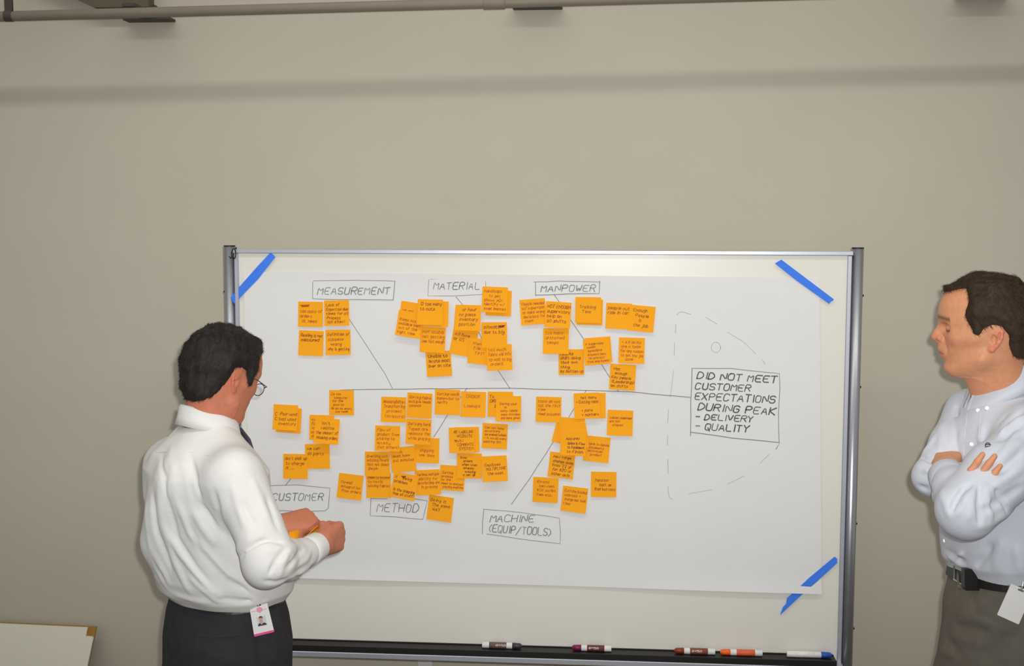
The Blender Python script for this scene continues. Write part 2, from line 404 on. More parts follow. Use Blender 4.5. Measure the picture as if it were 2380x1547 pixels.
drawn('fish_eye', [[(1664+11*math.cos(t*0.5), 807+12*math.sin(t*0.5)) for t in range(14)]], 0.0013, pencil2_m, pap)

# ------------------------------------------------------------------ blue tape strips
def tape(poly, label):
    c = np.mean([P(x, y, -0.004) for x, y in poly], axis=0)
    v = [P(x, y, -0.0062) for x, y in poly]; n = len(v)
    v2 = [q+(0, 0.0012, 0) for q in v]
    f = [tuple(range(n-1, -1, -1)), tuple(range(n, 2*n))]+[(i, (i+1) % n, n+(i+1) % n, n+i) for i in range(n)]
    o = mk('tape_strip', v+v2, f, tape_m, None, origin=c)
    tag(o, label, 'tape', 'blue tape strips on the board')
tape([(629, 586), (640, 597), (600, 648), (565, 684), (545, 706), (540, 699), (539, 695), (535, 692), (560, 662), (600, 617)], 'blue tape strip on the board corner beside the black wire hook')
tape([(1816, 603), (1938, 695), (1936, 699), (1932, 700), (1927, 706), (1850, 651), (1801, 612)], 'blue tape strip with torn end below the upper board rail near the bare post')
tape([(1940, 1293), (1946, 1298), (1946, 1308), (1900, 1350), (1860, 1385), (1813, 1429), (1820, 1410), (1827, 1403), (1829, 1390), (1880, 1343)], 'blue tape strip with a pointed torn tail at the poster bottom corner')

# black wire hook hanging over the top rail
hk = MB()
hp = [(548, 577), (541, 579), (538, 588), (539, 598), (543, 602), (547, 598), (548, 588), (546, 579)]
hk.tube([P(x, y, -0.014) for x, y in hp], 0.0018, 8)
hk.tube([P(544, 602, -0.014), P(540, 597, -0.016), P(536, 600, -0.016), P(533, 596, -0.012)], 0.0018, 8)
hk.tube([P(548, 577, -0.014), P(549, 575, 0.0), P(549, 575, 0.025), P(549, 582, 0.036)], 0.0018, 8)
tag(hk.build('wire_hook', black_m, None, origin=P(545, 577, 0), smooth=True), 'small bent black wire hook hanging over the board corner', 'hook')

# ------------------------------------------------------------------ sticky notes
NS = 0.0762
note_seen = {}
def sticky(cx, cy, rot, layer, colr, curl, lines, label, ink=0, blot=None):
    y0 = -0.0052-0.0032*layer
    c = P(cx, cy, y0); a = math.radians(-rot); ca, sa = math.cos(a), math.sin(a)
    n = 7; V = []
    tw = random.uniform(-0.4, 0.4)
    def surf(u, v):                                # u 0..1 left-right, v 0..1 top-bottom
        lift = curl*(0.25*v+0.75*v*v)*(1+tw*(u-0.5))
        x = (u-0.5)*NS; z = (0.5-v)*NS
        return np.array((c[0]+x*ca-z*sa, y0-lift, c[2]+x*sa+z*ca))
    for j in range(n+1):
        for i in range(n+1): V.append(surf(i/n, j/n))
    k = (n+1)
    F = [(j*k+i, (j+1)*k+i, (j+1)*k+i+1, j*k+i+1) for j in range(n) for i in range(n)]
    nv = len(V); V2 = [q+np.array((0, 0.0003, 0)) for q in V]
    F2 = [tuple(i+nv for i in q[::-1]) for q in F]
    rim = [i for i in range(k)]+[(j+1)*k-1 for j in range(1, k)]+[k*k-1-i for i in range(1, k)]+[k*(k-1-j) for j in range(1, k-1)]
    F3 = [(rim[i], rim[(i+1) % len(rim)], rim[(i+1) % len(rim)]+nv, rim[i]+nv) for i in range(len(rim))]
    o = mk('sticky_note', V+V2, F+F2+F3, note_ms[colr], None, origin=c, smooth=False)
    tag(o, label, 'sticky note', 'orange sticky notes on the poster')
    strokes = []
    if lines:
        nl = len(lines); top = 0.10; lh = min(0.19, 0.84/nl)
        for i, ln in enumerate(lines):
            ind = 0.07+random.uniform(0, 0.03)
            while ln.startswith(' '): ind += 0.06; ln = ln[1:]
            st, w = text_strokes(ln, random.uniform(0.05, 0.25), 0.32)
            cap = lh*0.62; ww = min(w*cap*1.05, 0.95-ind); drift = random.uniform(-0.02, 0.02)
            for s in st:
                strokes.append([(ind+q[0]/w*ww, top+lh*(i+0.75)-q[1]*cap+drift*q[0]/w) for q in s])
    if blot:
        u0, u1, v0 = blot
        for q in range(5): strokes.append([(u0+0.02*q, v0+0.018*q), (u1-0.01*q, v0-0.02+0.018*q)])
    if strokes:
        strokes = [[(min(max(q[0], 0.03), 0.97)*NS, min(max(q[1], 0.04), 0.96)*NS) for q in s] for s in strokes]
        VV, FF = ribbon_mesh(strokes, 0.00125, lambda q: surf(q[0]/NS, q[1]/NS)+np.array((0, -0.0004, 0)))
        mk('handwriting', VV, FF, ink_ms[ink], o)
    return o
A = lambda t: 'orange sticky note handwritten "'+t+'"'
NOTES = [
 # measurement
 (722, 730, 0.5, 0, 0, .004, ['', 'too many of', 'orders', ' at need'], A('too many of orders at need')+' under a scribbled blot', 0, (0.08, 0.46, 0.14)),
 (783, 727, -1.5, 0, 0, .007, ['Lack of', 'Expertise due', 'times for all', 'Process', '(all sites)'], A('Lack of Expertise'), 2),
 (723, 797, 2, 0, 0, .004, ['Reading is not', 'measured', '', ''], A('Reading is not measured'), 1),
 (786, 795, -1, 0, 0, .006, ['Definition of', 'success', '  wrong', 'why is getting'], A('Definition of success'), 2),
 # material
 (958, 732, 8.5, 0, 0, .004, ['', 'we are', 'missing so', '', ''], A('we are missing so')+' tilted beside "too many to cuts"', 0),
 (952, 753, 8.5, 1, 0, .009, ['', 'items not', 'available kept', 'out of the', 'right time'], A('items not available kept out of the right time'), 0),
 (1020, 845, -4, 0, 1, .003, ['Unable to', 'locate most', 'over on site', ''], A('Unable to locate most over on site'), 1),
 (1006, 789, 2, 1, 2, .006, ['not usable', 'not getting', 'over fast enough', ''], A('not usable not getting over fast enough'), 0),
 (1013, 729, 1.5, 2, 0, .005, [], 'blank orange sticky note poking out behind the "too many to cuts" note', 0),
 (1000, 725, 1, 3, 0, .007, ['10 too many', 'to cuts', '', ''], A('10 too many to cuts'), 1),
 (1078, 797, 10, 0, 1, .003, ['All have', 'or US', '', ''], A('All have or US')+' in deep orange', 2),
 (1118, 817, 6, 1, 1, .003, [' then', '  file', '   first', ''], A('then file first')+' in deep orange', 0),
 (1086, 743, 4, 1, 0, .004, [], 'blank orange sticky note poking out behind the "no piece inventory" note', 0),
 (1088, 738, 1, 2, 0, .008, ['   or hour', ' no piece', ' inventory', ' position'], A('no piece inventory position'), 2),
 (1149, 778, -1, 2, 1, .004, ['allocate', 'due to big', '', ''], A('allocate due to big')+' with a crossed-out word', 1, (0.66, 0.92, 0.14)),
 (1161, 830, -3, 3, 2, .008, ['too much', 'fabric old info', 'to wait to big', ' orders'], A('too much fabric old info to wait to big orders'), 0),
 (1159, 704, 2, 0, 0, .004, [], 'blank orange sticky note poking out behind the "handicaps" note', 0),
 (1150, 696, 2, 1, 0, .008, ['handicaps', '   to get', 'shows ADI', 'identify w/', 'Asset inventory'], A('handicaps to get shows ADI'), 0),
 # manpower
 (1239, 724, -5, 0, 2, .006, ['People needed', 'w/ supervisor', 'or make wrong', 'decisions for', ' them'], A('People needed w/ supervisor or make wrong decisions'), 0),
 (1292, 792, 0.5, 1, 2, .008, ['too many', 'untrained', ' temps', ''], A('too many untrained temps'), 0),
 (1297, 731, 3.5, 2, 2, .008, ['NOT ENOUGH', 'supervisory', 'help on', 'all shifts'], A('NOT ENOUGH supervisory help on all shifts'), 1),
 (1328, 841, -1, 0, 1, .003, ['results', 'shift doing', 'their own', 'thing', 'by button up'], A('results shift doing their own thing'), 1),
 (1391, 813, -5, 1, 1, .003, [], 'blank orange sticky note poking out behind the "supervisor needs" note', 0),
 (1387, 817, -6, 2, 1, .004, ['A supervisor', ' needs', ' immediate', ' dispositions', ' to protect', 'from employees'], A('A supervisor needs immediate dispositions to protect'), 0),
 (1371, 725, 1, 0, 1, .003, [], 'blank orange sticky note poking out behind the "Training Time" note', 0),
 (1367, 720, 0.5, 1, 1, .004, ['', ' Training', '   Time', ''], A('Training Time'), 2),
 (1438, 734, 2, 0, 0, .006, ['people out', 'ride in cars', '', ''], A('people out ride in cars'), 2),
 (1491, 740, 5, 1, 1, .003, [' Enough', '   People', '     is', '  the job'], A('Enough People is the job'), 2),
 (1468, 814, 1, 0, 2, .008, ['* All skills', 'are a team', 'for any reason', 'to get the job', '   done'], A('All skills are a team for any reason'), 0),
 (1447, 876, 3, 1, 1, .003, [' Not', '  enough', 'Key people', '(Leadership)', 'on shifts'], A('Not enough Key people (Leadership) on shifts'), 1),
 # customer
 (672, 976, 3, 0, 0, .006, [], 'blank orange sticky note poking out behind the "bad used inventory" note', 0),
 (664, 969, 2, 1, 0, .011, ['', 'C  Poor used', 'C bad used', '  inventory'], A('Poor used bad used inventory'), 2),
 (794, 935, 0, 0, 1, .003, ['Do the', '  computer', ' for the', ' good to', 'do go on every', '   one week'], A('Do the computer for the good'), 0),
 (738, 1060, -1, 0, 1, .003, ['we can', 'do parts', '', ''], A('we can do parts')+' partly tucked under another', 2),
 (748, 993, 1, 1, 0, .004, ['customer', 'for', 'us', 'can', 'do'], A('customer for us can do')+' mostly covered by another', 0),
 (760, 1001, 3, 2, 2, .012, ['   isn\'t', '   realize', 'the amount of', 'incoming orders'], A('isn\'t realize the amount of incoming orders'), 2),
 (687, 1083, 0, 1, 0, .005, ["don't pick up", 'to charge', 'it ...', ''], A("don't pick up to charge it"), 2),
 # method
 (814, 1130, 6, 0, 0, .005, ['', 'Thread', ' integration', ' from orders', ''], A('Thread integration from orders'), 0),
 (880, 1127, -1, 0, 0, .005, ['Need to extend', 'to newly', 'missing fabrics', '', ''], A('Need to extend to newly missing fabrics'), 0),
 (877, 1078, 0, 1, 0, .003, ['dwelling not', 'missing hours', '(not not done)', ' Begin', ''], A('dwelling not missing hours'), 0),
 (937, 1067, -6, 2, 1, .003, ['    to', 'most have', 'put minutes', '', ''], A('most have put minutes')+' in deep orange', 0),
 (901, 1018, 1, 3, 2, .008, ['Flow of', 'product from', 'picking to', 'activity', '(not others)'], A('Flow of product from picking to activity'), 0),
 (915, 951, 1, 0, 2, .006, ['Accountabilities', 'Transferring', '1 process', ' (scissors)'], A('Accountabilities Transferring 1 process (scissors)'), 0),
 (992, 1046, 1, 0, 0, .005, ['', '', '  shipping', '  see lines', ''], A('shipping see lines'), 0),
 (975, 942, 2.5, 1, 1, .003, ['Sorting fabric', 'multiple heads', 'pounds', '', ''], A('Sorting fabric multiple heads pounds'), 0),
 (973, 1003, 2, 2, 0, .005, ['Defining hard', 'Types are', 'reasons for', 'while pricing'], A('Defining hard Types are reasons for while pricing'), 0),
 (1051, 1110, 3, 0, 0, .005, ['', 'Sorting', 'process', 'no line', 'need to and not', ' playing machine'], A('Sorting process no line need to and not'), 0),
 (995, 1120, -4, 1, 0, .006, ['Defines multiple', 'liability for', 'descriptions are', '  in pricing', ''], A('Defines multiple liability for descriptions'), 0),
 (940, 1129, 10, 3, 2, .008, ['%    being', 'problem', '', 'in the shipping', '(has all stuff)'], A('in the shipping (has all stuff)')+' with a smudge', 1, (0.3, 0.5, 0.12)),
 (1023, 1181, 7, 0, 1, .003, ['Doing it', ' The same', '  WAY', ''], A('Doing it The same WAY'), 2),
 (1040, 934, 1, 0, 0, .005, ['Sorting needs', 'supervisor to', 'verify', '', ''], A('Sorting needs supervisor to verify'), 0),
 (1100, 939, 1, 1, 2, .007, ['  ORDER', '', ' Lookups', ''], A('ORDER Lookups'), 0),
 (1163, 939, 0, 0, 1, .003, ['To manage', 'ORD', '   B', ''], A('To manage ORD B'), 1),
 (1182, 949, 0, 1, 2, .009, ['', ' During your', '    in', '  many labels', '  many stations', '  and more given'], A('During your many labels'), 0),
 (1150, 1013, 2.5, 0, 1, .003, ['Can not have', 'accurately', 'are ordered/release', '- it would every', 'packing list', ''], A('Can not have accurately are ordered/release'), 0),
 (1085, 1021, -2, 0, 0, .005, [], 'blank orange sticky note poking out behind the "RE-LABELING WEBSITE" note', 0),
 (1073, 1022, -2, 1, 2, .007, ['  RE-LABELING', '    WEBSITE', '  multi', '    COMMENTS', '     SYSTEM'], A('RE-LABELING WEBSITE'), 2),
 (1091, 1082, 0, 1, 1, .003, [' Scan', '   orders', '  when then', '   already', '    missing', '   a set up'], A('Scan orders when then already missing a set up'), 1),
 (1150, 1088, -4, 2, 2, .009, ['', 'Employee', " 'MULTIPLYING'", '  the most', ''], A('Employee MULTIPLYING the most'), 2),
 # machine
 (1275, 951, 1, 0, 0, .005, ['tools do not', 'cut the first', 'time', 'Need scissors!', ''], A('tools do not cut the first time Need scissors!'), 0),
 (1378, 942, -1, 0, 0, .004, [], 'blank orange sticky note poking out behind the "cutting tools" note', 0),
 (1364, 942, -3, 1, 0, .008, ['   not many', '+ Cutting tools', '', '   + pens', '   + markers'], A('not many Cutting tools + pens + markers'), 2),
 (1441, 982, 1.5, 0, 2, .006, ['', 'scissors sometimes', 'are not', '  aligned', '', ''], A('scissors sometimes are not aligned'), 0),
 (1305, 1081, 6, 0, 1, .003, [' New range', ' change away', ' from 22 yr', ' for $20 or', ' other only'], A('New range change away from 22 yr for $20'), 1),
 (1387, 1043, 5, 0, 0, .006, ['', ' tools to handle', ' documents', ' destroyed', '   product', ''], A('tools to handle documents destroyed product'), 0),
 (1318, 1004, 14, 1, 1, .003, ['t', '', '', ''], 'most clockwise-turned sticky note at the back of the fanned stack', 0),
 (1328, 1000, 4, 2, 1, .003, [], 'blank sticky note near the back of the fanned stack by "scissors!"', 0),
 (1336, 1014, -9, 3, 1, .003, [], 'blank counter-clockwise tilted sticky note inside the fanned stack', 0),
 (1332, 1028, 1.5, 4, 1, .007, ['', '  Apparel', '   space & Flow', '   to Fundament', '   to Finish'], A('Apparel space & Flow to Finish')+' topmost of the fanned stack', 1),
 (1268, 1138, 2, 1, 1, .003, [' Errand', '   between', ' 40% pallet', ' item etc.', ''], A('Errand between 40% pallet item etc.'), 0),
 (1335, 1160, 6, 0, 0, .006, ['Cutting blades', 'wasted +', 'change out took', 'time', ''], A('Cutting blades wasted + change out took time'), 0),
 (1403, 1125, 0, 0, 1, .004, ['', ' Tension', '    bolt or', ' Bad buttons', ''], A('Tension bolt or Bad buttons'), 2),
]
for nt_ in NOTES: sticky(*nt_)

# ------------------------------------------------------------------ markers on the tray
def mkmarker(px0, px1, cap_rgb, cap_left, label_rgb, txt, label, txt_rgb=(225, 215, 205)):
    xa, xb = P(px0, 1505, -0.026)[0], P(px1, 1505, -0.026)[0]
    r = 0.0092; zz = zc+r; yy = -0.026; L = xb-xa
    t = tag(empty('dry_erase_marker', ((xa+xb)/2, yy, zc)), label, 'marker', 'markers on the tray')
    X = (lambda s: xb-s) if cap_left else (lambda s: xa+s)      # s measured from the blunt tail end
    capl = L*0.24
    def cyl(name, s0, s1, r0, r1, m, par=t):
        return MB().tube([(X(s0), yy, zz), (X(s0+0.0008), yy, zz), (X(s1-0.0008), yy, zz), (X(s1), yy, zz)], [r0*0.9, r0, r1, r1*0.9], 18).build(name, m, par, smooth=True)
    body = cyl('barrel', 0, L-capl, r, r, white_m)
    capm = mat('marker_cap_%d_%d_%d' % cap_rgb, cap_rgb, 0.4, noise=0.03, nscale=60)
    cp = cyl('cap', L-capl, L-0.004, r*1.0, r*0.86, capm)
    cyl('cap_tip', L-0.005, L, r*0.6, r*0.5, capm, cp)
    lm = mat('marker_label_%d_%d_%d' % label_rgb, label_rgb, 0.45, noise=0.12, nscale=90)
    lb = cyl('label_band', L*0.17, L*0.17+L*0.45, r*1.02, r*1.02, lm)
    if txt:
        st, w = text_strokes(txt, 0.1, 0.1)
        x0 = min(X(L*0.17), X(L*0.62))+L*(0.05 if cap_left else 0.18); ww = L*0.24; ch = 0.0085
        fn = lambda q: (x0+q[0], yy-math.cos((q[1]-0.001)/r*1.0)*r*1.05, zz+0.0025+math.sin((q[1]-0.001)/r)*r*1.05)
        V, F = ribbon_mesh([[(q[0]/w*ww, q[1]*ch-0.002) for q in s] for s in st], 0.0019, fn)
        mk('lettering', V, F, mat('marker_print_%d' % txt_rgb[0], txt_rgb, 0.5, noise=0.05, nscale=50), lb)
mkmarker(1121, 1213, (58, 56, 60), False, (112, 92, 84), 'expo', 'white marker with charcoal cap lying on the black tray')
mkmarker(1329, 1421, (122, 22, 82), True, (112, 56, 62), 'expo', 'white marker with purple cap and maroon band on the tray')
mkmarker(1567, 1662, (140, 52, 24), True, (136, 74, 62), 'expo', 'white marker with rust brown cap on the tray')
mkmarker(1674, 1772, (250, 104, 22), True, (228, 106, 62), '', 'white marker with bright orange cap on the tray')
mkmarker(1829, 1934, (30, 84, 176), False, (236, 236, 234), '', 'white marker with blue cap at the end of the tray')

# ------------------------------------------------------------------ people: implicit surfaces sampled on a grid
class Grid:
    def __init__(s, lo, hi, h):
        s.lo = np.array(lo, float); s.h = h
        s.n = np.maximum(np.ceil((np.array(hi)-s.lo)/h).astype(int)+1, 4)
        s.F = np.full(tuple(s.n), 1.0, np.float32)
        s.ax = [(s.lo[i]+h*np.arange(s.n[i])).astype(np.float32) for i in range(3)]
    def sl(s, lo, hi):
        a = np.clip(np.floor((np.array(lo)-s.lo)/s.h).astype(int), 0, s.n); b = np.clip(np.ceil((np.array(hi)-s.lo)/s.h).astype(int)+1, 0, s.n)
        return tuple(slice(int(a[i]), int(b[i])) for i in range(3))
    def pts(s, sl):
        return s.ax[0][sl[0]][:, None, None], s.ax[1][sl[1]][None, :, None], s.ax[2][sl[2]][None, None, :]
    def smin(s, sl, d, k):
        f = s.F[sl]
        if f.size == 0: return
        if k <= 0: s.F[sl] = np.minimum(f, d); return
        hh = np.maximum(k-np.abs(f-d), 0)/k
        s.F[sl] = np.minimum(f, d)-hh*hh*k*0.25
    def smax(s, sl, d, k):
        f = s.F[sl]
        if f.size == 0: return
        if k <= 0: s.F[sl] = np.maximum(f, d); return
        hh = np.maximum(k-np.abs(f-d), 0)/k
        s.F[sl] = np.maximum(f, d)+hh*hh*k*0.25
    def seg(s, a, b, r0, r1, k=0.01, sub=False, squash=None):
        a = np.array(a, float); b = np.array(b, float); m = max(r0, r1)+k+3*s.h
        sl = s.sl(np.minimum(a, b)-m, np.maximum(a, b)+m)
        x, y, z = s.pts(sl); d = b-a; L = max(float(d@d), 1e-10)
        t = np.clip(((x-a[0])*d[0]+(y-a[1])*d[1]+(z-a[2])*d[2])/L, 0, 1).astype(np.float32)
        q = np.sqrt((x-a[0]-t*d[0])**2+(y-a[1]-t*d[1])**2+(z-a[2]-t*d[2])**2)-(r0+(r1-r0)*t)
        if sub: s.smax(sl, -q, k)
        else: s.smin(sl, q, k)
    def chain(s, pts, rs, k=0.01):
        for i in range(len(pts)-1): s.seg(pts[i], pts[i+1], rs[i], rs[i+1], k)
    def ell(s, c, r, k=0.01, R=None, sub=False):
        c = np.array(c, float); r = np.array(r, float); m = max(r)+k+3*s.h
        sl = s.sl(c-m, c+m); x, y, z = s.pts(sl); X, Y, Z = x-c[0], y-c[1], z-c[2]
        if R is not None:
            X, Y, Z = [R[i][0]*X+R[i][1]*Y+R[i][2]*Z for i in range(3)]
        k0 = np.sqrt((X/r[0])**2+(Y/r[1])**2+(Z/r[2])**2); k1 = np.sqrt((X/r[0]**2)**2+(Y/r[1]**2)**2+(Z/r[2]**2)**2)+1e-9
        q = (k0*(k0-1)/k1).astype(np.float32)
        if sub: s.smax(sl, -q, k)
        else: s.smin(sl, q, k)
    def ridge(s, pts, amp, w):
        """pushes the surface out (amp > 0) or in along a line"""
        for a, b in zip(pts[:-1], pts[1:]):
            a = np.array(a, float); b = np.array(b, float); m = 2.6*w
            sl = s.sl(np.minimum(a, b)-m, np.maximum(a, b)+m); x, y, z = s.pts(sl); d = b-a; L = max(float(d@d), 1e-10)
            t = ((x-a[0])*d[0]+(y-a[1])*d[1]+(z-a[2])*d[2])/L
            tc = np.clip(t, 0, 1)
            q2 = (x-a[0]-tc*d[0])**2+(y-a[1]-tc*d[1])**2+(z-a[2]-tc*d[2])**2
            own = ((t >= 0) & (t < 1)) if True else 1
            g = np.exp(-q2/(w*w))*np.where(own, 1.0, 0.0)
            s.F[sl] -= (amp*g).astype(np.float32)
    def fold(s, pl, amp, w):
        """ridge given by picture points, dropped on the surface that is there; tapers off at both ends"""
        pts = [s.hit(*p) for p in pl]; pts = [p for p in pts if p is not None]
        if len(pts) < 2: return
        fine = []
        for a, b in zip(pts[:-1], pts[1:]):
            for i in range(4): fine.append(a+(b-a)*i/4)
        fine.append(pts[-1]); n = len(fine); acc = None
        lo = np.min(fine, axis=0)-2.6*w; hi = np.max(fine, axis=0)+2.6*w
        sl = s.sl(lo, hi); x, y, z = s.pts(sl); best = np.zeros(s.F[sl].shape, np.float32)
        for i in range(n-1):
            a, b = fine[i], fine[i+1]; d = b-a; L = max(float(d@d), 1e-10)
            t = np.clip(((x-a[0])*d[0]+(y-a[1])*d[1]+(z-a[2])*d[2])/L, 0, 1)
            q2 = (x-a[0]-t*d[0])**2+(y-a[1]-t*d[1])**2+(z-a[2]-t*d[2])**2
            tt = (i+t)/(n-1); fade = np.minimum(1, np.minimum(tt, 1-tt)*4+0.15)
            best = np.maximum(best, (np.exp(-q2/(w*w))*fade).astype(np.float32))
        s.F[sl] -= amp*best
    def hit(s, px, py):
        d = ray(px, py); d = d/np.linalg.norm(d)
        hi = s.lo+s.h*(s.n-1)
        t0, t1 = 0.0, 1e9
        for i in range(3):
            a, b = (s.lo[i]-CAM[i])/d[i], (hi[i]-CAM[i])/d[i]; t0 = max(t0, min(a, b)); t1 = min(t1, max(a, b))
        if t1 <= t0: return None
        t = np.arange(t0, t1, s.h*0.4); q = CAM+d*t[:, None]
        ix = np.clip(np.round((q-s.lo)/s.h).astype(int), 0, s.n-1); f = s.F[ix[:, 0], ix[:, 1], ix[:, 2]]
        w = np.nonzero(f < 0)[0]
        return q[w[0]] if len(w) else None
    def mesh(s):
        F = s.F; F[0] = F[-1] = 1; F[:, 0] = F[:, -1] = 1; F[:, :, 0] = F[:, :, -1] = 1
        I = F < 0
        nx, ny, nz = F.shape
        cnt = np.zeros((nx-1, ny-1, nz-1), np.int8)
        offs = [(i, j, k) for i in (0, 1) for j in (0, 1) for k in (0, 1)]
        for i, j, k in offs: cnt += I[i:nx-1+i, j:ny-1+j, k:nz-1+k]
        act = np.argwhere((cnt > 0) & (cnt < 8))
        vals = np.stack([F[act[:, 0]+i, act[:, 1]+j, act[:, 2]+k] for i, j, k in offs], 1)
        acc = np.zeros((len(act), 3)); num = np.zeros(len(act)); oa = np.array(offs, float)
        for a in range(8):
            for b in range(a+1, 8):
                if np.abs(oa[a]-oa[b]).sum() != 1: continue
                va, vb = vals[:, a], vals[:, b]; c = (va < 0) != (vb < 0)
                t = np.where(c, va/np.where(c, va-vb, 1), 0)
                acc += np.where(c[:, None], oa[a]+(oa[b]-oa[a])*t[:, None], 0); num += c
        V = s.lo+(act+acc/num[:, None])*s.h
        idx = np.full(cnt.shape, -1, np.int64); idx[act[:, 0], act[:, 1], act[:, 2]] = np.arange(len(act))
        faces = []
        for ax in range(3):
            A = [slice(None)]*3; B = [slice(None)]*3; A[ax] = slice(0, -1); B[ax] = slice(1, None)
            e = np.argwhere(I[tuple(A)] != I[tuple(B)]); ins = I[e[:, 0], e[:, 1], e[:, 2]]
            u, v = (ax+1) % 3, (ax+2) % 3
            q = []
            for du, dv in ((-1, -1), (0, -1), (0, 0), (-1, 0)):
                c = e.copy(); c[:, u] += du; c[:, v] += dv; q.append(idx[c[:, 0], c[:, 1], c[:, 2]])
            q = np.stack(q, 1); q[~ins] = q[~ins][:, ::-1]
            faces.append(q)
        Fc = np.concatenate(faces); Fc = Fc[(Fc >= 0).all(1)]
        return V, Fc

def interp(z, zs, vs): return np.interp(z, zs, vs).astype(np.float32)
def lap(V, Fc, it=1, lam=0.5):
    for _ in range(it):
        s = np.zeros_like(V); c = np.zeros(len(V))
        for i in range(4):
            a, b = Fc[:, i], Fc[:, (i+1) % 4]
            np.add.at(s, a, V[b]); np.add.at(c, a, 1); np.add.at(s, b, V[a]); np.add.at(c, b, 1)
        V = V+lam*(s/np.maximum(c, 1)[:, None]-V)
    return V
def vnormals(V, Fc):
    n = np.cross(V[Fc[:, 2]]-V[Fc[:, 0]], V[Fc[:, 3]]-V[Fc[:, 1]]); N = np.zeros_like(V)
    for i in range(4): np.add.at(N, Fc[:, i], n)
    return N/(np.linalg.norm(N, axis=1)[:, None]+1e-12)

def frame_head(yaw, pitch, roll):
    """columns: forward, left, up.  yaw 0 = +x, positive turns left; pitch > 0 looks down"""
    cy, sy, cp, sp = math.cos(yaw), math.sin(yaw), math.cos(pitch), math.sin(pitch)
    f = np.array([cy*cp, sy*cp, -sp]); l = np.array([-sy, cy, 0]); u = np.cross(f, l)
    cr, sr = math.cos(roll), math.sin(roll)
    return np.stack([f, l*cr+u*sr, u*cr-l*sr], 1)

def poly_sd(x, z, poly):
    """signed distance to a polygon in the side view, negative inside"""
    d = np.full(np.broadcast(x, z).shape, 1e9, np.float32); ins = np.zeros(d.shape, bool); n = len(poly)
    for i in range(n):
        ax, az = poly[i]; bx, bz = poly[(i+1) % n]; ex, ez = bx-ax, bz-az
        t = np.clip(((x-ax)*ex+(z-az)*ez)/(ex*ex+ez*ez), 0, 1)
        d = np.minimum(d, (x-ax-t*ex)**2+(z-az-t*ez)**2)
        c = ((az > z) != (bz > z)) & (x < ex*(z-az)/(ez if abs(ez) > 1e-9 else 1e-9)+ax)
        ins ^= c
    d = np.sqrt(d); return np.where(ins, -d, d)

